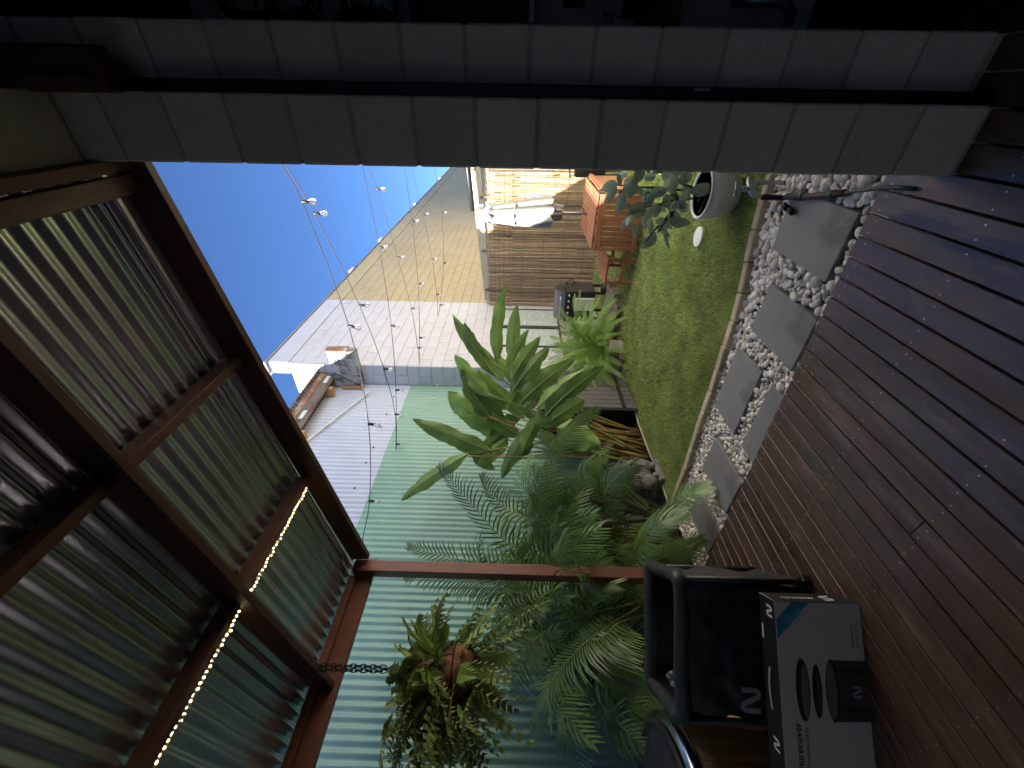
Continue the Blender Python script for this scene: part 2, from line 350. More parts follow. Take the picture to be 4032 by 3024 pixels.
for layer, (zb, tries) in enumerate(((-.114, 9000), (-.097, 16000))):
    cell = {}
    for t in range(tries):
        x = U(-3.42, .3); y = U(1.62, kerb_y(x)-.025); 
        big = .75+.45*min(1, max(0, (x+2.2)/1.6))
        r = random.choice((.011, .014, .017, .019, .022, .026, .030))*big*U(.9, 1.12)
        if any(a-r*.5 < x < b+r*.5 and c-r*.5 < y < d+r*.5 for a, b, c, d, _ in PAV): continue
        if -.25 < x < .25 and y < 1.96: continue
        k = (int(x/.05), int(y/.05)); ok = True
        for i in (-1, 0, 1):
            for j in (-1, 0, 1):
                for (a, b, rr) in cell.get((k[0]+i, k[1]+j), ()):
                    if (a-x)**2+(b-y)**2 < ((rr+r)*.80)**2: ok = False; break
                if not ok: break
            if not ok: break
        if not ok: continue
        cell.setdefault(k, []).append((x, y, r)); cand.append((x, y, zb+r*.25, r, layer))
def app(c): return -(c[3]/((Vector(c[:3])-CO).length))*(1 if c[4] == 1 and c[1] > deck_end(c[0])+.02 else .3)
cand.sort(key=app)
for c in cand[:300]:
    link('pebble', random.choice(PEB), pbed, c[:3], (U(-.35, .35), U(-.35, .35), U(0, 6.3)), (c[3]*1.16,)*3)
vv = []; ff = []; off = 0
for c in cand[300:]:
    me = PEB[random.randrange(10)]; co = np.empty(len(me.vertices)*3); me.vertices.foreach_get('co', co); co = co.reshape(-1, 3)*c[3]*1.16
    a = U(0, 6.3); tl = U(-.35, .35); ct, st = math.cos(tl), math.sin(tl); co = np.stack([co[:, 0], co[:, 1]*ct-co[:, 2]*st, co[:, 1]*st+co[:, 2]*ct], 1)
    ca, sa = math.cos(a), math.sin(a); co = np.stack([co[:, 0]*ca-co[:, 1]*sa, co[:, 0]*sa+co[:, 1]*ca, co[:, 2]], 1)+np.array(c[:3])
    vv.append(co); ff += [tuple(i+off for i in p.vertices) for p in me.polygons]; off += len(co)
me = bpy.data.meshes.new('small_pebbles'); me.from_pydata(np.concatenate(vv).tolist(), [], ff); me.materials.append(mt['pebbles']); me.polygons.foreach_set('use_smooth', [True]*len(me.polygons))
tag(link('small_pebbles', me, pbed, (0, 0, 0)), kind='stuff')
# ---- kerb
ke = empty('lawn_kerb', (-1.6, 2.7, -.1), 'curved row of buff concrete edging blocks between lawn and pebbles', 'kerb')
kx = .7
while kx > -3.4:
    k2 = kx-.205; a = Vector((kx, kerb_y(kx), 0)); b = Vector((k2, kerb_y(k2), 0)); d = (b-a).normalized()
    MB().bar(a+d*.004+Vector((0, 0, -.085)), b-d*.004+Vector((0, 0, -.085+U(-.003, .003))), .062, .085, (0, 0, 1), .006).build('kerb_block', 'kerb', ke); kx = k2
# ---- bed edging strip
MBt = MB(); MBt.tube([(bed_x(y), y, -.05) for y in np.linspace(2.63, 5.6, 22)], .012, 5); tag(MBt.build('bed_edging', 'fencewood', org=(-3.42, 4, -.05)), 'thin timber edging strip between lawn and garden bed', 'edging')
# ---- deck
deck = bpy.data.objects.new('deck', None); COL.objects.link(deck); deck.location = (0, 0, -.02); ORG['deck'] = Vector((0, 0, -.02)); deck['kind'] = 'structure'
PIT_ = .0970; sc = MB(); X0 = -.2125
for k in range(-22, 41):
    xr = X0-PIT_*k; xl = xr-PIT_; g_ = .0034
    yb = deck_end((xr+xl)/2); cuts = [-4.4]
    if k % 3 == 0: cuts.append(U(-1.4, .6))
    if k == 4: cuts.append(.80)
    if k == 11: cuts.append(.95)
    cuts = sorted(cuts)+[yb]
    for a, b in zip(cuts[:-1], cuts[1:]):
        ya, yb_ = a+.001, b-.001
        MB().box((xl+g_, ya, -.022), (xr-g_, yb_, U(-.0008, .0008)), .0028).build('deck_board', 'deck', deck)
    for yj in (yb-.055, yb-.50, yb-.95, yb-1.40):
        for sx in (.022, .075):
            if random.random() < .12: continue
            x = xl+sx+U(-.003, .003); y = yj+U(-.008, .008)
            sc.lathe([(.0036, -.001), (.0036, .0013), (.0015, .0015)], (x, y, 0), 6)
tag(sc.build('deck_screws', 'steel', deck), kind='stuff')
sk_ = MB().box((-4.2, -2.7, -.16), (2.2, -2.5, -.03))
for y in (-1.2, -.2, .8, 1.55): sk_.box((-4.2, y, -.16), (2.2, y+.05, -.0235))
sk_.build('deck_joist', 'roomdark', deck)

# ================================================================== PIERS ON THE RIGHT
def pier(name, x0, x1, y0, y1, z0, ch, n, label):
    e = empty(name, ((x0+x1)/2, (y0+y1)/2, 0), label, 'pier')
    MB().box((x0+.004, y0+.005, -.02), (x1-.004, y1-.005, z0+ch*n)).build('mortar_core', 'mortar', e)
    v, f = cbox(x1-x0, y1-y0, ch-.010, .006); m = MB(); m.add(v, f); me = m.mesh('block', 'block')
    for k in range(n):
        link('block', me, e, ((x0+x1)/2+U(-.0012, .0012), (y0+y1)/2+U(-.0012, .0012), z0+ch*(k+.5)), (U(-.003, .003), U(-.003, .003), U(-.006, .006)))
    return e
pier('block_pier', -.2235, -.0132, 1.63, 1.84, .006, .2125, 19, 'tall grey painted block pier standing in front of the garden')
pier('block_pier', -.012, .180, 1.735, 1.94, .02, .2155, 19, 'grey painted block pier set back behind the black door track')
e = empty('door_track', (0, 1.69, 0), 'narrow black metal door jamb track between the two block piers', 'door track')
MB().box((-.01305, 1.655, .004), (.0236, 1.715, 3.3), .003).build('jamb', 'black', e)
MB().box((-.05, 1.8425, 0), (-.0125, 1.85, 3.95)).build('backing_strip', 'black', e)  # added strip, stops daylight showing through slits beside the pier
p = PY(1517, 193, 1.652); MB().box((p.x-.005, 1.649, p.z-.026), (p.x+.004, 1.6546, p.z+.024), .0012).build('latch_plate', 'latch', e)
p0, p1 = PY(238, 150, 1.60), PY(0, 150, 1.60)
e = empty('timber_bracket', (.03, 1.6, p0.z), 'dark timber head block over the door track', 'timber')
MB().box((-.02, 1.56, p0.z), (.10, 1.628, p0.z+.55), .006).build('head_block', 'darktimber', e); MB().box((-.012, 1.545, p0.z+.03), (.03, 1.56, p0.z+.5), .004).build('head_cleat', 'darktimber', e)
e = empty('block_lintel', (-.1, -.5, 3.2), 'grey block wall over the opening above the timber wall plate', 'lintel')
for k in range(11):
    y = 1.622-.4*(k+1)
    for j in range(2): MB().box((-.2255, y+.002, 3.13+.2*j), (-.01, y+.398, 3.328+.2*j), .004).build('block', 'block', e)
# the house behind and beside the camera, some unseen walls shaped for the light
hs = empty('house', (0, -2.8, 0), 'dark house room behind the opening at the right edge', 'house')
MB().box((-4.3, -4.75, -.1), (3.2, -4.5, 5.3)).build('rear_bounce_wall', 'courtbounce', hs)  # unseen wall, height blocks direct sun, pale face lights the patio from behind
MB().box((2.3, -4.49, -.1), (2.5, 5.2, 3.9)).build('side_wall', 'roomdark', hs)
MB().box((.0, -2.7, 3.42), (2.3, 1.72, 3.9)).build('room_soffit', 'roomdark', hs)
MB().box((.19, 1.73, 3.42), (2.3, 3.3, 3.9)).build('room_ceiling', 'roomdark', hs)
MB().box((.185, 3.02, -.1), (2.3, 3.2, 3.72)).build('room_wall', 'roomwall', hs)
MB().box((.11, 1.945, -.1), (.176, 3.2, 3.95)).build('sun_block_wall', 'roomwall', hs)  # added out of sight to keep direct sun off the room wall
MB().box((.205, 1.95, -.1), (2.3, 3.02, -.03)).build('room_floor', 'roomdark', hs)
MB().box((.20, 3.21, -.2), (.42, 16, 5.6)).build('side_bounce_wall', 'bouncewhite', hs)  # unseen wall, enlarged and whitened to bounce sunlight into the yard
# things glimpsed inside the room along the right edge of the opening
def rp(x, y, Y=2.9): return PY(x, y, Y)
e = empty('cable_conduit', rp(600, 40), 'black conduit with cable loops on the pale room wall', 'conduit')
MB().tube([rp(440, -40), rp(470, -5), rp(495, 25), rp(520, 36), rp(600, 37), rp(690, 40)], .028, 8).build('conduit', 'black', e, smooth=True)
for a, b, c in ((540, 560, 575), (585, 600, 585), (640, 668, 690), (655, 690, 665)):
    MB().tube([rp(a, -30), rp((a+b)/2, 5), rp(b, 30), rp(c, 20), rp(c, -25)], .008, 5).build('cable', 'black', e, smooth=True)
for x in (595, 645): MB().lathe([(.03, 0), (.03, .05), (.012, .06)], rp(x, 30, 2.86)-Vector((0, 0, .03)), 8).build('cable_gland', 'black', e)
e = empty('coir_planter', rp(790, 40), 'dark shaggy planter hanging on the room wall', 'planter')
m = MB()
for i in range(160):
    q = rp(U(738, 842), 44-abs(U(0, 22))); m.tube([q, q+Vector((U(-.05, .05), U(-.08, .02), U(-.05, .05)))], .007, 3)
m.build('coir_fibre', 'coir', e)
e = empty('light_batten', rp(832, 10), 'upright white batten beside the dark planter in the room', 'batten')
a, b = rp(822, 24), rp(843, -60); MB().box((a.x, 2.84, b.z-.6) if False else (a.x, 2.86, min(a.z, b.z)), (a.x+.25, 2.9, max(a.z, rp(822, 24).z)+.05), .004).build('batten_board', 'pvc', e)
a, b = rp(893, 52), rp(1141, 48); e = empty('wall_screen', ((a.x)+.3, 2.86, (a.z+b.z)/2), 'large black wall screen seen edge-on in the room', 'screen')
MB().box((a.x-.01, 2.82, b.z), (a.x+1.2, 2.88, a.z), .006).build('screen_case', 'black', e); MB().box((a.x+.01, 2.815, b.z+.02), (a.x+1.18, 2.8195, a.z-.02)).build('screen_glass', 'tubin', e)
a = rp(1146, 40); e = empty('window_light_board', (a.x+.05, 2.9, a.z), 'white board standing in for window light below the black screen', 'trim')  # window light shown as a white-coloured board
MB().box((a.x-.02, 2.85, a.z-.02), (a.x+.9, 2.93, a.z+.025), .004).build('window_light_strip', 'white', e)
a = rp(1245, 8); e = empty('air_vent', (a.x+.1, 2.98, a.z), 'small dark louvred vent on the pale room wall', 'vent')
MB().box((a.x, 2.985, a.z-.055), (a.x+.3, 3.015, a.z+.06), .003).build('vent_frame', 'black', e)
for j in range(4): MB().box((a.x+.01, 2.972, a.z-.04+j*.024), (a.x+.28, 2.985, a.z-.028+j*.024)).build('louvre', 'cabside', e)
e = empty('room_plant', rp(1320, 56), 'little dark leafy sprig by the room vent', 'plant')
for a, b in (((1322, 56), (1300, 14)), ((1322, 56), (1325, 18)), ((1322, 56), (1345, 30)), ((1322, 56), (1370, 40)), ((1322, 56), (1352, 44))):
    p, q = rp(*a, 2.6), rp(*b, 2.6); d = q-p; sdv = d.cross(FW).normalized()*.018
    MB().add([p, p+d*.5+sdv, q, p+d*.5-sdv], [(0, 1, 2, 3)]).build('leaf', 'palm', e)
MB().lathe([(.03, -.10), (.045, 0)], rp(1322, 62, 2.62), 10).build('sprig_pot', 'potgrey', e)
MB().box((rp(1322, 62).x-.06, 2.4, rp(1322, 62, 2.62).z-.13), (rp(1322, 62).x+.4, 2.98, rp(1322, 62, 2.62).z-.101)).build('sprig_shelf', 'black', e)
a = rp(1400, 56, 2.7); e = empty('pipe_post', (a.x, 2.7, a.z), 'short galvanised pipe post beside the brown board', 'pipe')
MB().tube([a+Vector((.01, 0, 0)), a+Vector((.6, 0, 0))], .022, 8).build('pipe', 'alu', e, smooth=True); MB().tube([a, a+Vector((.03, 0, 0))], .03, 8).build('pipe_collar', 'alu', e, smooth=True)
a, b = rp(1410, 56, 2.8), rp(1462, 56, 2.8); e = empty('brown_board', (a.x+.2, 2.8, b.z), 'brown timber board next to the pipe post in the room', 'board')
MB().box((a.x-.01, 2.78, b.z), (a.x+.5, 2.82, a.z), .003).build('board_panel', 'brownboard', e)
a = rp(1700, 56, 2.7); e = empty('shelf_pipe', (a.x, 2.7, a.z), 'dark pipe fitting low on the room wall', 'pipe')
MB().tube([a, a+Vector((.05, 0, 0)), a+Vector((.09, 0, .05)), a+Vector((.09, 0, .3))], .026, 8).build('pipe', 'alu', e, smooth=True)

# ================================================================== PATIO ROOF
def rz(x, z0): return z0+.107*(x+.22)
SH = math.atan(.107)
roof = empty('patio_roof', (-3.17, 1.75, 0), 'dark timber patio roof on a red-brown post with galvanised corrugated sheets', 'patio roof')
def beam(name, a, b, w, h, m='darktimber', ch=.004):   # a, b on the bottom centre line
    a, b = Vector(a), Vector(b); d = (b-a).normalized(); up = Vector((0, 0, 1)); up = (up-d*up.dot(d)).normalized()
    return MB().bar(a+up*h/2, b+up*h/2, w, h, up, ch).build(name, m, roof)
beam('fascia_beam', (-.226, 1.775, rz(-.226, 3.030)), (-3.118, 1.818, rz(-3.118, 3.030)), .045, .15)
beam('rafter', (-.235, .965, rz(-.235, 3.030)), (-3.213, .960, rz(-3.213, 3.030)), .040, .15)
for y in (.06, -.85, -1.75): beam('rafter', (-.235, y, rz(-.235, 3.030)), (-3.213, y, rz(-3.213, 3.030)), .040, .15)
for x, w in ((-.32, .07), (-1.167, .045), (-2.085, .042), (-2.75, .042)):
    for ya, yb in ((1.752, .988), (.942, .083), (.037, -.827), (-.873, -1.727), (-1.773, -2.65)):
        if x == -2.75: continue
        MB().box((x-w/2, yb, rz(x, 3.098)), (x+w/2, ya, rz(x, 3.185)), .003, Matrix.Rotation(-SH, 3, 'Y')).build('purlin', 'darktimbery', roof)
MB().box((-.268, -2.65, rz(-.24, 3.085)), (-.226, 1.748, rz(-.24, 3.185)), .003).build('wall_plate', 'darktimbery', roof)
# left edge beam, with its batten
MB().box((-3.262, -2.65, 2.682), (-3.217, 1.86, 2.842), .004).build('edge_beam', 'post', roof)
MB().box((-3.215, -2.65, 2.800), (-3.178, 1.69, 2.858), .003).build('edge_batten', 'post', roof)
MB().box((-3.215, 1.70, -.02), (-3.12, 1.795, 2.83), .005).build('post', 'post', roof)
p = PY(1250, 1256, 1.70); MB().box((p.x-.05, 1.70, p.z-.026), (p.x-.012, 1.74, p.z+.026), .003).build('sensor', 'sensor', roof)
PITCH = .0762
def corr(y0, y1, amp, ns=8):
    n = max(2, int(round((y1-y0)/PITCH*ns))); return [(y0+(y1-y0)*i/n, amp*math.cos(2*math.pi*(y0+(y1-y0)*i/n)/PITCH)) for i in range(n+1)]
yb = 1.845
while yb > -2.6:
    ya = yb-.762; P = corr(ya-.02, yb, .0085, 16)
    m = MB().grid([[(x, y, rz(x, 3.203)+dz) for y, dz in P] for x in (-.226, -1.2, -2.2, -3.36)]); o = m.build('roof_sheet', 'zinc', roof, smooth=True); yb = ya
# rope light along the second purlin
e = empty('rope_light', (-2.13, .9, 2.9), 'string of warm rope lights running along the roof purlin', 'rope light')
wr = MB(); wr.tube([(-2.118, y, rz(-2.118, 3.105)+.004*math.sin(y*9)) for y in np.linspace(1.745, .992, 20)], .004, 5); wr.tube([(-2.118, y, rz(-2.118, 3.105)+.004*math.sin(y*9)) for y in np.linspace(.938, -.9, 36)], .004, 5)
wr.build('light_wire', 'ledwire', e)
m = MB(); m.lathe([(.001, -.007), (.0055, -.003), (.0055, .003), (.001, .007)], (0, 0, 0), 6); bm_ = m.mesh('lamp', 'led')
y = 1.70
while y > -.3:
    if not .93 < y < 1.0: link('lamp', bm_, e, (-2.118+U(-.004, .004), y, rz(-2.118, 3.105)+U(-.007, .004)), (U(0, 3), U(0, 3), 0))
    y -= .0215

# ================================================================== LEFT: CORRUGATED WALL OF THE NEIGHBOUR
FX = -4.315
nb = empty('corrugated_building', (-4.6, 2, 0), 'neighbouring shed with green lower and pale upper corrugated wall and rotten eave', 'building')
MB().box((-9, -4.5, -.2), (-4.36, 5.82, 4.92)).build('frame_core', 'greywood', nb)
MB().box((-9, -4.5, 4.93), (-4.36, 2.3, 6.2)).build('shadow_block', 'pale', nb)  # added block hidden above the patio roof, sized for the shadow it casts
yb = 5.842; i = 0
while yb > -2.6:
    ya = yb-.762; P = corr(ya-.015, yb, .0085)
    MB().grid([[(FX+dz, y, z) for y, dz in P] for z in (-.1, 1.2, 2.4, 3.445)]).build('green_sheet', 'green', nb, smooth=True)
    if yb > 2.0:
        MB().grid([[(FX-.006+dz, y, z) for y, dz in P] for z in (3.3, 3.9, 4.4, 4.86)]).build('pale_sheet', 'pale', nb, smooth=True)
    yb = ya; i += 1
wsn = MB()
for z in (.35, 1.3, 2.25, 3.2):
    for k in range(-10, 77):
        if k % 3 == 0: wsn.tube([(FX+.007, k*PITCH+U(-.004, .004), z+U(-.01, .01)), (FX+.0135, k*PITCH, z)], .006, 6)
tag(wsn.build('wall_screws', 'screwgreen', nb), kind='stuff')
for x, y in ((1107, 328), (1051, 467), (1005, 567), (947, 727), (888, 850), (797, 1051)):
    p = PX((1000+x/2.011)/PS, (1400+y/2.011)/PS, FX+.012); MB().tube([p, p+Vector((.012, 0, 0))], .013, 7).build('roofing_screw', 'cabside', nb)
for x, y in ((1425, 343), (1451, 238)):
    p = PX((1000+x/2.011)/PS, (1400+y/2.011)/PS, FX+.012); MB().tube([p, p+Vector((.012, 0, 0))], .016, 7).build('white_screw', 'white', nb)
# eave
MB().box((-4.125, 1.2, 4.72), (-4.085, 5.80, 4.90), .004, Matrix.Rotation(R(.4), 3, 'X')).build('fascia_board', 'greywood', nb)
g = MB()
for i, y in enumerate(np.linspace(1.2, 5.83, 24)):
    pass
rows = []
for y in np.linspace(1.2, 5.83, 40):
    w = .012*mnoise.noise((y*3, 0, 1)); rows.append([(-4.14, y, 4.93+w), (-4.075+w, y, 4.905+w), (-4.062+w, y, 4.95+w*.6), (-4.066, y, 5.0+w), (-4.10, y, 5.02+w)])
g.grid(rows).build('rusted_gutter', 'rust', nb)
P = corr(1.1, 5.86, .009); MB().grid([[(x, y, z+dz) for y, dz in P] for x, z in ((-3.99, 5.035), (-5.5, 5.20), (-9.0, 5.60))]).build('roof_sheet', 'zinc', nb, smooth=True)
for (x, y) in ((720, 690), (330, 1330)):
    p = PX((1100+x/3.687)/PS, (1350+y/3.687)/PS, -4.2); MB().box((-4.30, p.y-.05, 4.68), (-4.13, p.y+.03, 4.80), .005).build('rafter_tail', 'orangewood', nb)
for (x, y) in ((660, 530), (310, 1040)):
    p = PX((1100+x/3.687)/PS, (1350+y/3.687)/PS, -4.082); MB().box((-4.0835, p.y-.10, 4.80), (-4.0795, p.y+.10, 4.86)).build('nail_plate', 'pvc', nb)
a, b = PX((1100+1310/3.687)/PS, (1350+710/3.687)/PS, -4.27), PX((1100+370/3.687)/PS, (1350+1440/3.687)/PS, -4.27)
e = empty('plastic_pipe', a, 'thin white plastic pipe fixed diagonally across the pale wall', 'pipe')
MB().tube([a, b, b+(b-a)*.4], .014, 8).build('pipe', 'pvc', e, smooth=True)
for t in (.2, .7): q = a.lerp(b, t); MB().box((q.x-.055, q.y-.012, q.z-.012), (q.x-.01, q.y+.012, q.z+.012)).build('pipe_clip', 'pvc', e)
# block remnant with flaking paint at the far end of the eave
e = empty('block_remnant', (-3.9, 5.7, 4.3), 'stub of flaking old blockwork beside the rotten eave', 'blockwork')
MB().box((-4.25, 5.71, 4.27), (-3.55, 5.84, 4.74)).build('mortar_core', 'flaky', e)
for j, (za, zb, xa, xb) in enumerate(((4.255, 4.40, -4.27, -3.78), (4.405, 4.56, -4.27, -3.55), (4.565, 4.74, -4.27, -3.55))):
    x = xa; k = 0
    while x < xb-.03:
        x2 = min(xb, x+(.13 if j % 2 and k == 0 else .235)); MB().box((x+.004, 5.695+U(0, .006), za+.004), (x2-.004, 5.73, zb-.004), .005).build('block', 'flaky', e); x = x2; k += 1
MB().box((-3.70, 5.688, 4.475), (-3.64, 5.694, 4.55)).build('nail_plate', 'pvc', e)
MB().box((-3.57, 5.69, 4.39), (-3.535, 5.84, 4.76), .003).build('end_flashing', 'rust', e)
MB().bar((-4.27, 5.66, 4.62), (-4.27, 5.66, 4.27), .04, .03).build('timber_trim', 'orangewood', e); MB().bar((-4.28, 5.66, 4.25), (-4.19, 5.66, 4.25), .04, .03).build('timber_trim', 'orangewood', e)
MB().tube([(-3.98, 5.69, 4.72), (-4.06, 5.67, 4.56), (-4.17, 5.67, 4.40), (-4.23, 5.68, 4.29)], .008, 5).build('old_cable', 'cable', e, smooth=True)

# ================================================================== WHITE / CREAM BLOCK BUILDING
WX = -3.91
wb = empty('white_building', (-6, 6, 0), 'tall painted block warehouse, white then cream, beyond the yard', 'building')
MB().box((-7.5, 5.86, -.2), (WX-.012, 8.50, 5.56)).build('white_wall_core', 'whitewall', wb)
MB().box((-7.5, 8.502, -.2), (WX-.013, 30, 5.56)).build('cream_wall_core', 'cream', wb)
MB().box((-4.135, 5.855, 5.57), (WX+.012, 8.5, 5.93), .01).build('parapet', 'whitewall', wb)
MB().box((-4.135, 8.502, 5.57), (WX+.010, 30, 5.93), .01).build('cream_parapet', 'cream', wb)
MB().box((-4.17, 5.80, 5.935), (WX+.04, 30.02, 5.965), .004).build('coping', 'alu', wb)
for k, y in enumerate((10.4, 13.2, 18.5, 25)): MB().box((-4.12, y, 5.966), (-3.93, y+.28, 6.10+.02*k), .01).build('parapet_cap', 'white', wb)
blocks = []; BH = .2085; BL = .41
WIN = (6.60, 8.21, .66, 1.95)
for r_ in range(27):
    z = -.08+BH*r_
    y = 5.862-(.5*BL if r_ % 2 else 0)
    while y < 15:
        y2 = y+BL; a, b = max(y, 5.862), y2
        for lo, hi in (((a, min(b, 8.52)), (max(a, 8.52), b)) if a < 8.52 < b else ((a, b),)):
            if hi-lo < .04: continue
            if lo < WIN[1]+.03 and hi > WIN[0]-.03 and z < WIN[3]+.02 and z+BH > WIN[2]-.02: 
                for l2, h2 in ((lo, min(hi, WIN[0]-.032)), (max(lo, WIN[1]+.032), hi)):
                    if h2-l2 > .05: blocks.append((l2, h2, z))
                continue
            blocks.append((lo, hi, z))
        y = y2
# the shaded end face towards the camera
MB().box((-4.32, 5.850, -.1), (WX-.004, 5.86, 4.9)).build('end_joint', 'whitewall', wb)
for r_ in range(13, 27):
    z = -.08+BH*r_; x = -4.32 if r_ % 2 else -4.32
    for xa, xb in (((-4.32, -4.12), (-4.12, WX)) if r_ % 2 else ((-4.32, WX),)):
        MB().box((xa+.004, 5.838, z+.004), (xb-.004, 5.852, z+BH-.004), .004).build('end_block', 'whitewall', wb)
def barea(bk): c = Vector((WX, (bk[0]+bk[1])/2, bk[2]+.1)); return -(bk[1]-bk[0])/((c-CO).length_squared*(1+.35*(c.y-5.8))) if bk[2] > .5 else 0
blocks.sort(key=barea); cache = {}; rest = {True: MB(), False: MB()}
for i, (a, b, z) in enumerate(blocks):
    cr = a >= 8.5
    if i < 280:
        key = (round(b-a, 3), cr)
        if key not in cache: v, f = cbox(.024, b-a-.006, BH-.006, .003); m = MB(); m.add(v, f); cache[key] = m.mesh('block', 'cream' if cr else 'whitewall')
        link('block', cache[key], wb, (WX-.012+U(-.0015, .0015), (a+b)/2, z+BH/2))
    else: rest[cr].box((WX-.024, a+.004, z+.004), (WX+U(-.001, .001), b-.004, z+BH-.004))
tag(rest[False].build('white_blocks', 'whitewall', wb), kind='stuff'); tag(rest[True].build('cream_blocks', 'cream', wb), kind='stuff')
# sliding window
wf = MB()
for lo, hi in (((WX-.02, WIN[0], WIN[2]), (WX+.02, WIN[1], WIN[2]+.04)), ((WX-.02, WIN[0], WIN[3]-.03), (WX+.02, WIN[1], WIN[3])), ((WX-.02, WIN[0], WIN[2]+.04), (WX+.02, WIN[0]+.03, WIN[3]-.03)), ((WX-.02, WIN[1]-.03, WIN[2]+.04), (WX+.02, WIN[1], WIN[3]-.03)), ((WX-.015, 7.32, WIN[2]+.04), (WX+.035, 7.40, WIN[3]-.03))): wf.box(lo, hi, .003)
wo = wf.build('window', 'windowframe', wb)
for a, b, dx in ((WIN[0]+.03, 7.32, 0), (7.40, WIN[1]-.03, .006)): MB().box((WX-.008+dx, a, WIN[2]+.04), (WX-.002+dx, b, WIN[3]-.03)).build('pane', 'windowglass', wo)

# ================================================================== REED FENCE AND RAILS
RY = 8.40
rf = empty('reed_fence', (-2.2, RY, 0), 'woven brown reed screen closing the far end of the yard', 'fence')
V = []; F = []
def reeds(x0, x1, z0, z1, y, n, r):
    m = MB()
    for i in range(n):
        x = x0+(x1-x0)*(i+.5)/n+U(-.003, .003); yo = y+U(-.006, .006); a = Vector((x, yo, z0+U(-.02, .02))); b = Vector((x+U(-.02, .02), yo+U(-.008, .008), z1(x) if callable(z1) else z1+U(-.02, .02)))
        mid = a.lerp(b, .5)+Vector((U(-.006, .006), U(-.004, .004), 0)); rr = r*U(.6, 1.25); m.tube([a, mid, b], [rr, rr*.95, rr*.8], 4, False)
    return m
xs_ = [WX+.01, -2.7, -1.5, -.3, .19]
for a, b in zip(xs_[:-1], xs_[1:]):
    n = int((b-a)/.0095); tag(reeds(a, b, -.07, 1.86, RY, n, .0062).build('reed_panel', 'reed', rf), kind='stuff')
    tag(reeds(a, b, 1.70, 2.185, RY-.016, n, .0062).build('reed_top_panel', 'reed', rf), kind='stuff')
for z, y in ((.2, RY-.012), (.62, RY-.012), (1.04, RY-.012), (1.46, RY-.012), (1.75, RY-.028), (1.85, RY-.028), (1.95, RY-.028), (2.05, RY-.028), (2.13, RY-.028)):
    MB().tube([(x, y+.004*math.sin(x*9), z+.012*mnoise.noise((x*2, z*5, 0))) for x in np.linspace(WX+.02, .15, 30)], .0028, 4).build('binding_wire', 'reedwire', rf)
tf = empty('timber_fence', (-2, 8.75, 0), 'weathered paling fence with angled rails behind the reed screen', 'fence')
x = WX+.03; k = 0
while x < .18:
    MB().box((x, 8.52, -.1), (x+.095, 8.535, 2.24+.0*k), .002).build('paling', 'fencewood', tf); x += .10; k += 1
for xa, za, xb, zb, y in ((-3.86, 2.25, -.3, 2.53, 8.58), (-3.86, 2.19, -.3, 2.40, 8.50)):
    MB().bar((xa, y, za), (xb, y, zb), .05, .09, (0, 0, 1), .004).build('rail', 'fencewood', tf)
for x, y in ((150, 120), (265, 400), (225, 520), (270, 940), (310, 1330)):
    p = PY((1800+x/2.552)/PS, (620+y/2.552)/PS, 8.45); MB().bar((p.x, 8.46, p.z-.06), (p.x, 8.46, p.z+.06), .035, .03).build('rail_cleat', 'greywood', tf)
a, b = PY((1800+100/2.552)/PS, (620+40/2.552)/PS, 8.3), PY((1800+155/2.552)/PS, (620+535/2.552)/PS, 8.3)
e = empty('black_pole', (b.x+.6, 8.3, 0), 'thick black pole end above the reed screen', 'pole')
d = (a-b); MB().tube([b, a, a+d*1.2], [.05, .05, .05], 10).build('pole', 'black', e, smooth=True); q = a+d*1.1; MB().tube([q, Vector((q.x, q.y, -.06))], .03, 8).build('stand', 'black', e, smooth=True)
# ================================================================== FESTOON LIGHTS
z6 = lambda x, y: ((1000+x/2.011)/PS, (700+y/2.011)/PS)
z7 = lambda x, y: ((1000+x/2.011)/PS, (1400+y/2.011)/PS)
H1 = Vector((FX+.02, 2.45, 3.22)); H2 = Vector((FX+.02, 4.22, 3.30)); H3 = Vector((WX+.01, 5.93, 3.26)); H4 = Vector((WX+.01, 7.78, 3.25))
RX = .20
STR = [(H1, 3.42, [z7(860, 1455)], [z7(915, 1150), z7(908, 540), z6(750, 1172), z6(380, 188)], [z6(215, -130)]),
       (H2, 3.45, [], [z7(1118, 464), z7(1028, 104), z6(836, 1012), z6(478, 280)], [z6(232, -130)]),
       (H2, 5.05, [], [z7(1128, 700), z7(1124, 274), z6(1086, 1172), z6(992, 552)], [z6(850, -130)]),
       (H3, 5.10, [], [z6(1298, 1346), z6(1245, 1034), z6(1136, 628), z6(970, 85)], [z6(888, -130)]),
       (H3, 6.85, [], [z6(1312, 1268), z6(1300, 840), z6(1252, 342)], [z6(1187, -130)]),
       (H4, 6.90, [], [z6(1448, 922), z6(1408, 641), z6(1338, 290)], [z6(1234, -130)]),
       (H4, 8.45, [], [z6(1472, 1007), z6(1502, 674), z6(1485, 275)], [z6(1422, -130)])]
fs = empty('festoon_lights', (-2, 4.5, 3.3), 'zigzag festoon string of clear bulbs strung across the yard', 'festoon lights')
gm = MB(); gm.lathe([(.011, -.040), (.014, -.052), (.026, -.078), (.029, -.094), (.024, -.110), (.010, -.118), (.002, -.119)], (0, 0, 0), 12); gm.v = [(a*.85, b*.85, c*.92) for a, b, c in gm.v]; gmesh = gm.mesh('bulb', 'bulbglass', smooth=True)
sm = MB(); sm.lathe([(.004, .010), (.013, .006), (.015, -.008), (.015, -.040), (.012, -.046)], (0, 0, 0), 10); smesh = sm.mesh('socket', 'socket', smooth=True)
fm = MB(); fm.tube([(-.006, 0, -.05), (-.009, 0, -.085), (0, 0, -.095), (.009, 0, -.085), (.006, 0, -.05)], .0018, 4); fmesh = fm.mesh('filament', 'filament')
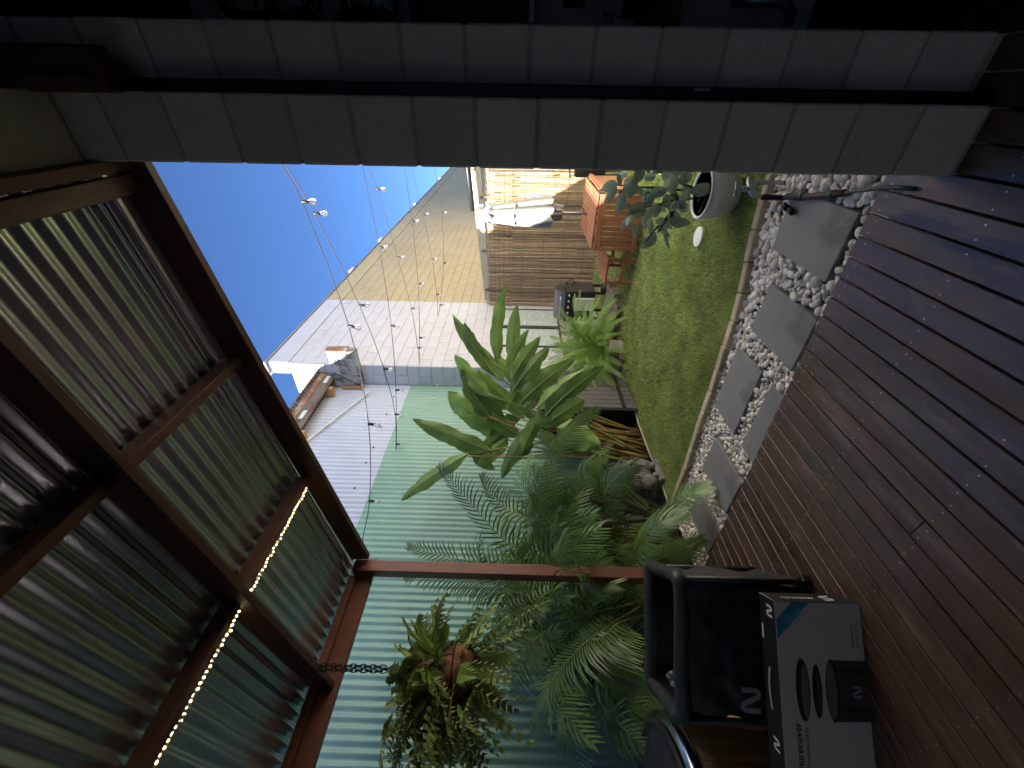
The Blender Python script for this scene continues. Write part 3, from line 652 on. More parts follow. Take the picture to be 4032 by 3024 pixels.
for L_, ry, pre, bl, ex in STR:
    Rr = Vector((RX, ry, 0)); d = Vector((Rr.x-L_.x, Rr.y-L_.y, 0)); nn = Vector((-d.y, d.x, 0))
    def onp(q):
        rr = ray(*q); t = nn.dot(L_-CO)/nn.dot(rr); return CO+rr*t
    pts = [L_]+[onp(q) for q in pre]+[onp(q) for q in bl]+[onp(q) for q in ex]
    e1, e0 = pts[-1], pts[-2]; k = (RX-e1.x)/(e1.x-e0.x) if abs(e1.x-e0.x) > .01 else 1
    pts.append(Vector((RX, ry, e1.z+(e1.z-e0.z)*max(0, min(k, 1.5))*.9)))
    fine = []
    for i in range(len(pts)-1):
        p_, a, b, n_ = pts[max(i-1, 0)], pts[i], pts[i+1], pts[min(i+2, len(pts)-1)]
        for t in (0, .25, .5, .75):
            fine.append(((a*2)+(b-p_)*t+(p_*2-a*5+b*4-n_)*t*t+(a*3-p_-b*3+n_)*t**3)*.5)
    fine.append(pts[-1]); MB().tube(fine, .0042, 5).build('cable', 'cable', fs, smooth=True)
    for q in bl:
        p = onp(q); rot = (U(-.12, .12), U(-.12, .12), U(0, 6))
        s_ = link('socket', smesh, fs, p, rot); b_ = link('bulb', gmesh, s_, p); link('filament', fmesh, s_, p)
for h in (H1, H2, H3, H4): MB().tube([h+Vector((-.02, 0, .01)), h+Vector((.02, 0, 0)), h+Vector((.025, 0, -.02))], .006, 5).build('hook', 'steel', fs)

# ================================================================== UMBRELLA, TABLE, BENCH
ux, uy = -1.40, 6.2
um = empty('garden_umbrella', (ux, uy, -.06), 'closed white garden umbrella standing through the slatted table', 'umbrella')
MB().tube([(ux, uy, -.06), (ux-.01, uy, 1.0), (ux-.05, uy, 2.10)], .019, 10).build('pole', 'alu', um, smooth=True)
rows = []; NA = 40
for i in range(22):
    t = i/21; z = 2.135-1.02*t; r0 = float(np.interp(t, [0, .03, .12, .18, .5, .9, 1], [.008, .05, .13, .125, .175, .215, .222])); row = []
    for k in range(NA+1):
        a = 2*math.pi*k/NA; pl = abs(((k*8/NA) % 1)-.5)*2; f = 1-.30*(pl**1.6)*min(1, .3+t)+.05*mnoise.noise((math.cos(a)*2, math.sin(a)*2, t*3))
        zz = z-(.06*(1-pl) if i == 21 else 0)+.02*mnoise.noise((math.cos(a)*3, math.sin(a)*3, 7))*(i > 19)
        row.append((ux-.05+.045*t+r0*f*math.cos(a), uy+r0*f*math.sin(a), zz))
    rows.append(row)
MB().grid(rows).build('canopy', 'canvas', um, smooth=True)
rows = []
for i in range(7):
    t = i/6; row = []
    for k in range(33):
        a = 2*math.pi*k/32; r0 = .16-.09*t; f = 1+.35*math.sin(k*1.9+t*3)*.6; row.append((ux+.01+r0*f*math.cos(a), uy+r0*f*math.sin(a), 1.13-.20*t+.03*math.sin(k*2.3)))
    rows.append(row)
MB().grid(rows).build('bunched_hem', 'canvas', um, smooth=True)
rows = []
for i in range(5):
    t = i/4; rows.append([(ux-.05+(.03+.115*t)*(1+.12*math.sin(k*1.3))*math.cos(2*math.pi*k/28), uy+(.03+.115*t)*(1+.12*math.sin(k*1.3))*math.sin(2*math.pi*k/28), 2.15-.17*t-.03*math.sin(k*1.3)*t) for k in range(29)])
MB().grid(rows).build('vent_cap', 'canvas', um, smooth=True)
MB().tube([(ux-.03+.165*math.cos(a), uy+.165*math.sin(a), 1.62+.01*math.sin(3*a)) for a in np.linspace(0, 6.283, 24)], .012, 5).build('tie_strap', 'canvas', um, smooth=True)
tb = empty('drop_leaf_table', (-1.32, 5.9, LZ), 'reddish slatted drop-leaf table holding the closed umbrella', 'table')
x0, x1, y0, y1, tz = -1.67, -.985, 5.36, 6.56, .595
def slats(name, lo, hi, n, axis, gap, z0, z1, parent, m='redwood'):
    L_ = (hi[axis]-lo[axis]-gap*(n-1))/n
    for i in range(n):
        a = list(lo); b = list(hi); a[axis] = lo[axis]+i*(L_+gap); b[axis] = a[axis]+L_
        MB().box((a[0], a[1], z0), (b[0], b[1], z1), .003).build(name, m, parent)
# top frame and slats (slats run away from the camera in two banks)
for lo, hi in (((x0, y0, tz-.022), (x1, y0+.06, tz)), ((x0, y1-.06, tz-.022), (x1, y1, tz)), ((x0, y0+.061, tz-.022), (x0+.05, y1-.061, tz)), ((x1-.05, y0+.061, tz-.022), (x1, y1-.061, tz)), ((x0+.051, 5.93, tz-.022), (x1-.051, 5.99, tz))):
    MB().box(lo, hi, .003).build('top_rail', 'redwood', tb)
for ya, yb in ((y0+.062, 5.928), (5.992, y1-.062)):
    n = 10; w = (x1-.052-x0-.052)/n
    for i in range(n):
        xa = x0+.052+i*w
        if xa < ux < xa+w and ya < uy < yb: continue
        MB().box((xa+.005, ya, tz-.020), (xa+w-.005, yb, tz-.002), .002).build('top_slat', 'redwood', tb)
lz0, lz1, ly = .015, tz-.03, 5.335
for lo, hi in (((x0, ly-.01, lz1-.075), (x1, ly+.012, lz1)), ((x0, ly-.01, lz0), (x1, ly+.012, lz0+.055)), ((x0, ly-.009, lz0+.056), (x0+.05, ly+.011, lz1-.076)), ((x1-.05, ly-.009, lz0+.056), (x1, ly+.011, lz1-.076))):
    MB().box(lo, hi, .004).build('leaf_rail', 'redwood', tb)
n = 9; w = (x1-.052-x0-.052)/n
for i in range(n): MB().box((x0+.052+i*w+.005, ly-.007, lz0+.058), (x0+.052+(i+1)*w-.005, ly+.009, lz1-.078), .003).build('leaf_slat', 'redwood', tb)
for x, y in ((x0+.06, 5.47), (x1-.10, 5.47), (x0+.06, 6.44), (x1-.10, 6.44)): MB().box((x, y, LZ-.02), (x+.05, y+.05, tz-.0225), .003).build('leg', 'redwood', tb)
for y in (5.48, 6.45): MB().box((x0+.111, y, .05), (x1-.101, y+.03, .10), .003).build('leg_rail', 'redwood', tb)
# the far dropped leaf on the right side of the table
for i in range(7): MB().box((x1+.012, 5.50+i*.145, .05), (x1+.030, 5.50+i*.145+.125, tz-.03), .003).build('side_slat', 'redwood', tb)
for z in (.06, tz-.10): MB().box((x1+.031, 5.48, z), (x1+.046, 6.54, z+.05), .003).build('side_rail', 'redwood', tb)
be = empty('slatted_stool', (-2.0, 5.6, LZ), 'low reddish slatted folding stool left of the table', 'stool')
bx0, bx1, by0, by1, bz = -2.175, -1.80, 5.42, 6.20, .335
for lo, hi in (((bx0, by0, bz-.03), (bx1, by0+.04, bz)), ((bx0, by1-.04, bz-.03), (bx1, by1, bz)), ((bx0, 5.79, bz-.025), (bx1, 5.83, bz-.001))): MB().box(lo, hi, .003).build('seat_rail', 'redwood', be)
for ya, yb in ((by0+.042, 5.788), (5.832, by1-.042)):
    for i in range(6): w = (bx1-bx0)/6; MB().box((bx0+i*w+.006, ya, bz-.022), (bx0+(i+1)*w-.006, yb, bz-.002), .002).build('seat_slat', 'redwood', be)
for x in (bx0+.005, bx1-.05):
    for y in (by0+.005, by1-.05): MB().box((x, y, LZ-.02), (x+.045, y+.04, bz-.031), .003).build('leg', 'redwood', be)
MB().bar((bx0+.052, by0+.025, .105), (bx1-.052, by0+.025, .105), .03, .04).build('stretcher', 'redwood', be); MB().bar((bx0+.052, by1-.03, .105), (bx1-.052, by1-.03, .105), .03, .04).build('stretcher', 'redwood', be)
MB().bar((-1.87, by0+.06, .12), (-1.95, by1-.06, bz-.04), .025, .035).build('brace', 'redwood', be)
# black chair half hidden behind the pier and the table
e = empty('black_chair', (-.86, 6.75, LZ), 'black seat half hidden between the pier and the table', 'chair')
a, b = PY(1240, 384, 6.8), PY(1318, 360, 6.8)
MB().box((-1.02, 6.72, .30), (-.55, 6.79, .74), .02).build('backrest', 'black', e); MB().box((-1.03, 6.79, .27), (-.55, 7.2, .33), .02).build('seat', 'black', e)
for x in (-1.0, -.60):
    for y in (6.80, 7.14): MB().box((x, y, LZ-.02), (x+.03, y+.03, .27)).build('leg', 'alu', e)
MB().tube([(-1.03, 6.74, .80), (-.85, 6.73, .83), (-.6, 6.74, .80)], .012, 6).build('top_tube', 'alu', e, smooth=True)
for x in (-.99, -.62): MB().tube([(x, 6.755, .74), (x, 6.745, .81)], .010, 6).build('top_tube_stay', 'alu', e)

# ================================================================== BARBECUE, PLATFORM, FERN, CABINET
bq = empty('barbecue', (-3.05, 6.75, LZ), 'dark gas barbecue with silver lid below the frosted window', 'barbecue')
MB().box((-3.33, 6.56, .20), (-2.76, 6.98, .70), .012).build('cart', 'bbq', bq)
rows = []
for i in range(9):
    a = math.pi*i/8; rows.append([(x, 6.77-.20*math.cos(a), .72+.17*math.sin(a)) for x in (-3.32, -2.79)])
MB().grid(rows).build('lid', 'bbqlid', bq, smooth=True)
for x in (-3.32, -2.79): MB().add([(x, 6.77-.20*math.cos(math.pi*i/8), .72+.17*math.sin(math.pi*i/8)) for i in range(9)], [tuple(range(9))]).build('lid_end', 'bbq', bq)
MB().box((-3.33, 6.535, .60), (-2.76, 6.56, .72), .004).build('control_panel', 'bbq', bq)
for i in range(5): MB().tube([(-3.26+.11*i, 6.535, .655), (-3.26+.11*i, 6.50, .655)], .018, 8).build('knob', 'steel', bq, smooth=True)
MB().tube([(-3.25, 6.545, .80), (-3.25, 6.50, .80), (-2.86, 6.50, .80), (-2.86, 6.545, .80)], .010, 6).build('lid_handle', 'steel', bq, smooth=True)
for x in (-3.30, -2.82):
    for y in (6.58, 6.92): MB().box((x, y, LZ-.02), (x+.04, y+.04, .20)).build('leg', 'bbq', bq)
MB().lathe([(.001, -.05), (.09, -.05), (.10, 0), (.09, .05), (.001, .05)], (-2.72, 6.62, .05), 14).build('wheel', 'black', bq, smooth=True)
rows = []
MB().box((-3.10, 6.50, .22), (-2.86, 6.534, .55), .03).build('gas_door', 'cream_plastic', bq)
MB().tube([(-2.76, 6.7, .66), (-2.66, 6.7, .70), (-2.60, 6.72, .62), (-2.68, 6.74, .55), (-2.75, 6.75, .60)], .008, 5).build('side_hook', 'black', bq, smooth=True)
tp = empty('timber_platform', (-2.9, 6.1, LZ), 'weathered grey timber edging planks at the foot of the window', 'platform')
for i in range(3): MB().box((-3.86, 5.62+.32*i, LZ-.03), (-2.60+.06*i, 5.62+.32*i+.30, .035), .006).build('plank', 'greywood', tp)
MB().box((-3.55, 5.06, LZ-.04), (-3.18, 5.58, -.01), .006).build('plank', 'greywood', tp)
def fern_frond(mb, base, tip, lift, npair, plen, pw, droop=.25, taper=.75):
    base, tip = Vector(base), Vector(tip); ctrl = (base+tip)/2+Vector((0, 0, lift)); pts = bez(base, ctrl, tip, npair+3)
    for i in range(len(pts)-1):
        a, b = pts[i], pts[i+1]; d = (b-a).normalized(); t = i/(len(pts)-1)
        sdv = d.cross(UZ*.5+(CO-a).normalized()*.5); sdv = sdv.normalized() if sdv.length > 1e-4 else Vector((1, 0, 0)); upv = sdv.cross(d)
        w = .0014; mb.add([a-sdv*w, a+sdv*w, b+sdv*w, b-sdv*w], [(0, 1, 2, 3)])
        if t < .08: continue
        L_ = plen*min(1, (t+.05)*4)*(1-t)**.5*U(.9, 1.08)+.004
        for s in (-1, 1):
            dr = (sdv*s+d*.35).normalized(); e_ = a+dr*L_+Vector((0, 0, -L_*droop))+upv*U(-.004, .004); q = a+dr*L_*.5+upv*L_*.06; hw = d*pw*.5
            mb.add([a-hw*.7, q-hw, e_, q+hw, a+hw*.7], [(0, 1, 2, 3, 4)])
def potted_fern(name, c, label):
    e = empty(name, (c[0], c[1], LZ), label, 'fern')
    MB().lathe([(.105, -.015), (.112, .0), (.125, .19), (.132, .20), (.12, .21), (.11, .17), (.001, .165)], (c[0], c[1], LZ), 24).build('pot', 'potwhite', e, smooth=True)
    MB().lathe([(.001, .0), (.112, .0), (.108, .02), (.001, .025)], (c[0], c[1], LZ+.165), 16).build('potting_soil', 'soil', e)
    for i in range(120):
        a = U(0, 6.283); el = U(-.55, 1.3); L_ = U(.5, .95); b = Vector((c[0]+.05*math.cos(a), c[1]+.05*math.sin(a), LZ+.19))
        t = b+Vector((math.cos(a)*math.cos(el)*L_, math.sin(a)*math.cos(el)*L_, max(math.sin(el)*L_*1.05, LZ-b.z+.05) if el < 0 else math.sin(el)*L_*1.15))
        m = MB(); fern_frond(m, b, t, .14+.30*max(0, math.cos(el))*U(.6, 1.2), 36, .085, .012, .35); m.build('frond', 'fern', e)
    return e
potted_fern('potted_fern', (-3.14, 5.33), 'bright green fern in a white pot beside the dark cabinet')
cb = empty('slatted_cabinet', (-3.62, 4.55, LZ), 'dark grey board cabinet behind the paddle-leaf clump', 'cabinet')
MB().box((-3.90, 4.12, LZ-.03), (-3.375, 4.985, 1.17), .004).build('carcass', 'cabside', cb)
for i in range(9): MB().box((-3.373, 4.125+.0955*i, LZ), (-3.352, 4.125+.0955*(i+1)-.005, 1.165), .003).build('board', 'cab', cb)
MB().box((-3.93, 4.09, 1.172), (-3.33, 5.01, 1.20), .004).build('lid', 'cab', cb)
for z in (.08, .95): MB().box((-3.351, 4.13, z), (-3.335, 4.97, z+.045), .003).build('batten', 'cabside', cb)
MB().box((-3.350, 4.50, .55), (-3.325, 4.53, .60), .003).build('latch', 'steel', cb)
MB().box((-3.36, 4.06, LZ-.02), (-3.33, 4.118, 1.172), .003).build('corner_post', 'cabside', cb)

# ================================================================== PADDLE-LEAF CLUMP
he = empty('paddle_leaf_plant', (-3.62, 3.75, -.07), 'tall clump of broad green paddle leaves on brown stalks by the cabinet', 'plant')
def paddle(base, tip, w, arch, roll=0, fold=.18, wav=.05, name='leaf', mat='heli', bend=None):
    base, tip = Vector(base), Vector(tip); L_ = (tip-base).length; ctrl = (base+tip)/2+Vector((0, 0, arch*L_)) + (Vector(bend)*L_ if bend else Vector((0, 0, 0)))
    n = 16; C = bez(base, ctrl, tip, n); rows = []; ribs = []; ph = U(0, 9)
    for i, p in enumerate(C):
        t = i/(n-1); d = (C[min(i+1, n-1)]-C[max(i-1, 0)]).normalized(); toc = (CO-p).normalized()
        sd = d.cross(toc)
        if sd.length < .05: sd = d.cross(UZ)
        sd.normalize(); nr = sd.cross(d).normalized()
        sd = (Matrix.Rotation(roll, 3, d) @ sd); nr = Matrix.Rotation(roll, 3, d) @ nr
        wd = w*.5*min(1, (t*5.0)**.7)*max(0, 1-max(0, t-.62)/.38)**.62 if t > 0 else .002
        wd = max(wd, .002); row = []; tear = (1-.16*max(0, mnoise.noise((ph, t*9, 1)))*2, 1-.16*max(0, mnoise.noise((ph, t*9, 5)))*2)
        for j in range(-4, 5):
            s = j/4*(tear[0] if j < 0 else tear[1]); q = p+sd*s*wd+nr*(-fold*abs(s)**1.4*wd*1.6+wav*w*math.sin(t*17+ph+s*2.2)*abs(s)**2+.018*w*math.sin(i*2.9)*abs(s)); row.append(q)
        rows.append(row); ribs.append(p+nr*.004)
    m = MB().grid(rows); o = m.build(name, mat, he if name == 'leaf' and mat == 'heli' else CUR, smooth=True)
    MB().tube(ribs, [.0075*(1-.8*i/(n-1)) for i in range(n)], 4).build('midrib', 'rib', o)
    return o
HD = 5.0
LEAF = [((1078, 778), (1094, 617), .155, 4.7, .5, .10), ((1108, 776), (1117, 662), .15, 4.75, .1, .05), ((1066, 805), (981, 684), .15, 4.6, .4, .03), ((1046, 775), (1005, 700), .13, 4.6, -.3, .18),
        ((1052, 850), (985, 768), .17, 4.9, .2, .05), ((1058, 900), (1000, 800), .20, 5.0, .5, .08), ((1050, 915), (972, 848), .27, 5.2, .1, .1), ((1085, 905), (1012, 838), .20, 5.1, -.5, .1),
        ((1108, 812), (1166, 730), .16, 4.6, .2, .05), ((1112, 838), (1185, 752), .17, 4.65, -.2, .06), ((1128, 868), (1240, 776), .19, 4.5, .3, .1), ((1165, 880), (1262, 800), .17, 4.6, -.4, .1), ((1185, 893), (1302, 794), .20, 4.4, .35, .12),
        ((1055, 972), (898, 908), .20, 4.9, .15, .06), ((1005, 985), (872, 1078), .155, 4.6, .3, .10), ((1070, 985), (985, 960), .20, 5.1, -.4, .1), ((1065, 1010), (1010, 945), .2, 5.1, .6, .1),
        ((1208, 925), (1296, 962), .26, 4.2, .0, .04), ((1195, 905), (1262, 865), .22, 4.4, .3, .1), ((1180, 880), (1252, 882), .18, 4.7, -.6, .1), ((1160, 905), (1105, 830), .15, 5.1, .4, .1), ((1130, 900), (1070, 830), .16, 5.2, -.3, .1),
        ((1120, 940), (1050, 890), .18, 5.1, .2, .08), ((1150, 960), (1095, 1000), .16, 5.0, -.2, .1), ((1100, 880), (1150, 800), .15, 5.0, .5, .1), ((1145, 925), (1085, 1030), .17, 4.9, .3, .08), ((1090, 860), (1035, 800), .16, 5.1, .2, .1),
        ((1135, 880), (1195, 835), .15, 4.9, -.3, .1), ((1170, 930), (1215, 985), .15, 4.6, .4, .1), ((1105, 925), (1030, 985), .18, 5.2, -.2, .08), ((1125, 830), (1070, 760), .15, 5.0, .3, .08), ((1060, 880), (1020, 815), .18, 5.15, .6, .1), ((1075, 935), (1005, 900), .2, 5.2, -.2, .1), ((1140, 845), (1205, 790), .17, 4.8, .1, .1), ((1155, 915), (1225, 905), .19, 4.75, .5, .1), ((1095, 950), (1035, 1005), .2, 5.15, .1, .1), ((1120, 905), (1060, 940), .2, 5.25, -.5, .1), ((1085, 820), (1030, 745), .15, 4.8, -.2, .05), ((1110, 870), (1045, 860), .2, 5.2, .3, .1), ((1170, 900), (1130, 975), .17, 4.9, -.3, .1), ((1100, 800), (1140, 715), .14, 4.7, .4, .06)]
CUR = he
for i, (b, t, w, dp, roll, arch) in enumerate(LEAF):
    pb_, pt_ = PD(b[0], b[1], dp), PD(t[0], t[1], dp-U(.0, .18)); paddle(pb_-(pt_-pb_)*.06, pt_+(pt_-pb_)*.04, w*1.08, arch, roll, .2, .09)
    gx, gy = -3.50-U(0, .32), U(3.35, 4.02); g0 = Vector((gx, gy, -.07)); mid = (g0+pb_)/2+Vector((U(-.05, .05), U(-.06, .06), .28)); C = bez(g0, mid, pb_, 9)
    MB().tube(C, [.017, .016, .0145, .013, .011, .009, .0075, .0065, .0055], 6).build('stalk', 'stalk' if i % 4 else 'palmstem', he, smooth=True)
for i in range(30):
    g0 = Vector((-3.46-U(0, .30), U(3.3, 4.05), -.07)); t = g0+Vector((U(-.25, .12), U(-.15, .35), U(.7, 1.25))); MB().tube(bez(g0, (g0+t)/2+Vector((U(-.06, .06), U(-.06, .06), 0)), t, 6), [.016, .015, .014, .013, .011, .008], 6).build('stalk', 'stalk', he, smooth=True)
for i in range(10):
    g0 = Vector((-3.42-U(0, .2), U(3.2, 4.0), -.055)); a = U(0, 6.28); MB().tube([g0, g0+Vector((math.cos(a)*.12, math.sin(a)*.12, U(.0, .05)))], [.008, .003], 4).build('dry_sheath', 'deadleaf', he)

# ================================================================== PALMS
def palm_frond(C, leafl, droop, parent, npair=30, w=.021, start=.18, mat='palm', thick=.009):
    m = MB(); n = len(C); tot = sum((C[i+1]-C[i]).length for i in range(n-1))
    MB_ = MB().tube(C, [thick*(1-.82*i/(n-1)) for i in range(n)], 5)
    o = MB_.build('rachis', 'palmstem', parent, smooth=True)
    roll = U(-.4, .4)
    for k in range(npair):
        t = start+(1-start)*k/(npair-1); f = t*(n-1); i = min(int(f), n-2); p = C[i].lerp(C[i+1], f-i); d = (C[i+1]-C[i]).normalized()
        sd = d.cross(UZ*.45+(CO-p).normalized()*.55); sd = sd.normalized() if sd.length > .05 else Vector((1, 0, 0)); sd = Matrix.Rotation(roll, 3, d) @ sd; up = sd.cross(d).normalized()
        u = (t-start)/(1-start); L_ = leafl*(.55+.9*u*(1-u)*1.6)*(1-.55*u**3)*U(.9, 1.1)
        for s in (-1, 1):
            if random.random() < .03: continue
            dr = (sd*s*(1-.5*u)+d*(.38+.6*u)+up*.15).normalized(); pp = p; row = []; hw0 = w*(1-.35*u)
            nn_ = dr.cross(up).normalized()
            for j, tt in enumerate((0, .3, .62, 1)):
                hw = hw0*.5*(.5, 1, .85, .06)[j]; q = p+dr*L_*tt+Vector((0, 0, -droop*L_*tt*tt*U(.8, 1.2))); row.append((q-nn_*hw, q+nn_*hw))
            m.add([v for r_ in row for v in r_], [(0, 1, 3, 2), (2, 3, 5, 4), (4, 5, 7, 6)])
    m.build('frond', mat, o, smooth=True)
def pxc(pts, n=14):   # smooth curve through pixels with distances
    P = [PD(*p) for p in pts]; out = []
    for i in range(len(P)-1):
        p_, a, b, n_ = P[max(i-1, 0)], P[i], P[i+1], P[min(i+2, len(P)-1)]
        for t in (0, .2, .4, .6, .8): out.append(((a*2)+(b-p_)*t+(p_*2-a*5+b*4-n_)*t*t+(a*3-p_-b*3+n_)*t**3)*.5)
    return out+[P[-1]]
def palm(name, c, label, fr, nrand, hr, canes, trunk=False):
    e = empty(name, (c[0], c[1], -.08), label, 'palm')
    for f in fr: palm_frond(pxc(f[0]), f[1], f[2], e, f[3] if len(f) > 3 else 34)
    for i in range(nrand):
        a = U(*hr[0]); L_ = U(.9, 1.5); b = Vector((c[0]+U(-.12, .12), c[1]+U(-.12, .12), U(.1, .5))); ht = U(*hr[1])
        hd = Vector((math.cos(a), math.sin(a), 0)); t = b+hd*L_*U(.45, .7)+Vector((0, 0, ht-b.z-.15)); t.x = max(t.x, -4.22); ct = b+hd*L_*.12+Vector((0, 0, ht*.95)); ct.x = max(ct.x, -4.2)
        palm_frond(bez(b, ct, t, 12), U(.28, .40), U(.25, .6), e, 28)
    for i in range(canes):
        b = Vector((c[0]+U(-.16, .16), c[1]+U(-.16, .16), -.08)); t = b+Vector((U(-.1, .1), U(-.1, .1), U(.5, 1.0)))
        MB().tube(bez(b, (b+t)/2+Vector((U(-.03, .03), U(-.03, .03), 0)), t, 6), [.018, .016, .015, .014, .013, .011], 6).build('cane', 'palmbark' if trunk and i == 0 else 'palmstem', e, smooth=True)
    return e
palm('areca_palm', (-3.72, 2.45), 'areca palm with arching fronds between the brown post and the carved stone figure',
     [([(1330, 1180, 4.1), (1225, 1205, 3.9), (1108, 1180, 3.9), (1010, 1080, 3.9), (952, 1012, 3.95)], .36, .35, 40), ([(1330, 1150, 4.1), (1228, 1120, 3.9), (1190, 1000, 3.8), (1225, 930, 3.7), (1280, 884, 3.65)], .20, .7, 44),
      ([(1380, 1140, 4.0), (1330, 1120, 3.8), (1305, 1075, 3.6), (1330, 1030, 3.5), (1370, 1005, 3.4)], .26, .5), ([(1420, 1165, 3.9), (1430, 1140, 3.6), (1452, 1100, 3.4), (1490, 1070, 3.25), (1528, 1052, 3.2)], .22, .25),
      ([(1360, 1180, 4.0), (1290, 1190, 3.7), (1230, 1160, 3.5), (1180, 1120, 3.4), (1150, 1075, 3.35)], .30, .5), ([(1370, 1190, 4.0), (1290, 1215, 3.6), (1235, 1205, 3.2), (1200, 1165, 3.05), (1205, 1110, 3.0)], .30, .7),
      ([(1400, 1180, 3.9), (1370, 1200, 3.5), (1385, 1170, 3.3), (1420, 1130, 3.2), (1470, 1110, 3.15)], .24, .5), ([(1410, 1190, 3.9), (1400, 1215, 3.6), (1430, 1205, 3.4), (1470, 1190, 3.3), (1515, 1165, 3.2)], .2, .45),
      ([(1350, 1160, 4.1), (1270, 1150, 4.0), (1170, 1130, 3.9), (1080, 1090, 3.9), (1040, 1030, 3.9)], .30, .5), ([(1340, 1140, 4.1), (1290, 1090, 4.0), (1240, 1070, 3.9), (1180, 1060, 3.8), (1150, 1010, 3.8)], .28, .5)],
     25, ((-1.9, 1.3), (.6, 1.65)), 12)
palm('areca_palm', (-3.78, 1.93), 'areca palm directly behind the red-brown post with sunlit upper frond tips',
     [([(1300, 1250, 3.6), (1200, 1240, 3.6), (1090, 1225, 3.7), (980, 1205, 3.75), (885, 1182, 3.8)], .30, .3, 40), ([(1300, 1290, 3.6), (1158, 1291, 3.5), (1080, 1268, 3.5), (1000, 1252, 3.5), (880, 1246, 3.45)], .40, .45, 44),
      ([(1330, 1270, 3.6), (1230, 1290, 3.4), (1150, 1310, 3.4), (1080, 1340, 3.4), (1040, 1390, 3.4)], .32, .6), ([(1350, 1250, 3.6), (1290, 1240, 3.3), (1240, 1235, 3.05), (1205, 1215, 2.95), (1215, 1160, 2.9)], .30, .8)],
     20, ((-1.8, 1.8), (.6, 2.0)), 9, True)
palm('areca_palm', (-3.86, 1.35), 'areca palm with long drooping fronds left of the post behind the black tub',
     [([(1385, 1310, 3.3), (1310, 1355, 3.1), (1250, 1403, 3.0), (1187, 1480, 2.9), (1147, 1565, 2.85)], .34, .55, 40), ([(1385, 1330, 3.3), (1345, 1375, 3.1), (1322, 1420, 2.95), (1340, 1470, 2.85), (1400, 1525, 2.75)], .24, .6, 38),
      ([(1390, 1330, 3.3), (1330, 1350, 3.1), (1300, 1400, 2.95), (1310, 1450, 2.85), (1345, 1490, 2.8)], .22, .6), ([(1385, 1300, 3.4), (1260, 1330, 3.3), (1170, 1370, 3.2), (1120, 1430, 3.15), (1110, 1500, 3.1)], .30, .7)],
     20, ((-1.6, 1.9), (.5, 1.6)), 8)
# dark strappy plant between the palms
co = empty('cordyline', (-3.55, 2.72, -.07), 'small dark strap-leaved plant beside the carved stone figure', 'plant'); CUR = co
for b, t, w, dp in (((1400, 1090), (1245, 985), .07, 4.2), ((1395, 1080), (1262, 1010), .08, 4.15), ((1395, 1100), (1300, 1000), .07, 4.0), ((1400, 1110), (1270, 1075), .08, 4.0), ((1400, 1095), (1330, 1020), .06, 3.9), ((1410, 1110), (1320, 1060), .07, 3.9), ((1410, 1100), (1225, 1040), .06, 4.3), ((1405, 1120), (1290, 1130), .07, 3.9), ((1400, 1085), (1285, 1040), .07, 4.2)):
    paddle(PD(*b, dp), PD(*t, dp-.05), w, .12, U(-.5, .5), .3, .04, 'leaf', 'cordy')
    g0 = Vector((-3.55+U(-.05, .05), 2.72+U(-.05, .05), -.08)); MB().tube([g0, PD(*b, dp)], [.008, .005], 5).build('stalk', 'cordy', co)
# carved stone guardian figure, mostly behind the fronds
sx, sy = -3.44, 3.02
st = empty('stone_figure', (sx, sy, LZ), 'weathered carved stone figure crouching at the lawn edge among the palms', 'statue')
def blob(name, c, r, sc_, par, seed, sub=3, amp=.12, fr=4):
    bm = bmesh.new(); bmesh.ops.create_icosphere(bm, subdivisions=sub, radius=1); m = MB()
    for v in bm.verts:
        k = 1+amp*mnoise.noise(v.co*fr*.5+Vector((seed, 0, 0)))+.05*math.sin(v.co.z*22+seed)*(amp > .1); v.co = Vector((v.co.x*sc_[0], v.co.y*sc_[1], v.co.z*sc_[2]))*r*k+Vector(c)
    m.add([v.co[:] for v in bm.verts], [tuple(v.index for v in f.verts) for f in bm.faces]); bm.free(); return m.build(name, 'stone', par, smooth=True)
MB().box((sx-.17, sy-.15, LZ-.05), (sx+.15, sy+.17, LZ+.05), .015).build('plinth', 'stone', st)
blob('body', (sx-.02, sy, LZ+.20), .15, (.85, .95, 1.1), st, 1); blob('head', (sx+.02, sy+.02, LZ+.42), .105, (1, 1, 1), st, 2); blob('haunch', (sx+.05, sy+.11, LZ+.13), .09, (1, 1, 1), st, 3); blob('haunch', (sx+.05, sy-.10, LZ+.13), .09, (1, 1, 1), st, 4)
blob('paw', (sx+.11, sy+.07, LZ+.07), .045, (1.2, .9, .7), st, 5); blob('paw', (sx+.11, sy-.07, LZ+.07), .045, (1.2, .9, .7), st, 6); blob('muzzle', (sx+.11, sy+.02, LZ+.40), .055, (1, 1.1, .8), st, 7); blob('ear', (sx-.01, sy+.10, LZ+.50), .03, (1, .6, 1.2), st, 8); blob('ear', (sx-.01, sy-.06, LZ+.50), .03, (1, .6, 1.2), st, 9)
for i in range(5):
    a = i/4*2.4-1.2; MB().tube([(sx+.06+.05*math.cos(t), sy+.11*a, LZ+.27+.05*math.sin(t)) for t in np.linspace(-1.5, 3.5, 12)], .010, 5).build('carved_curl', 'stone', st, smooth=True)

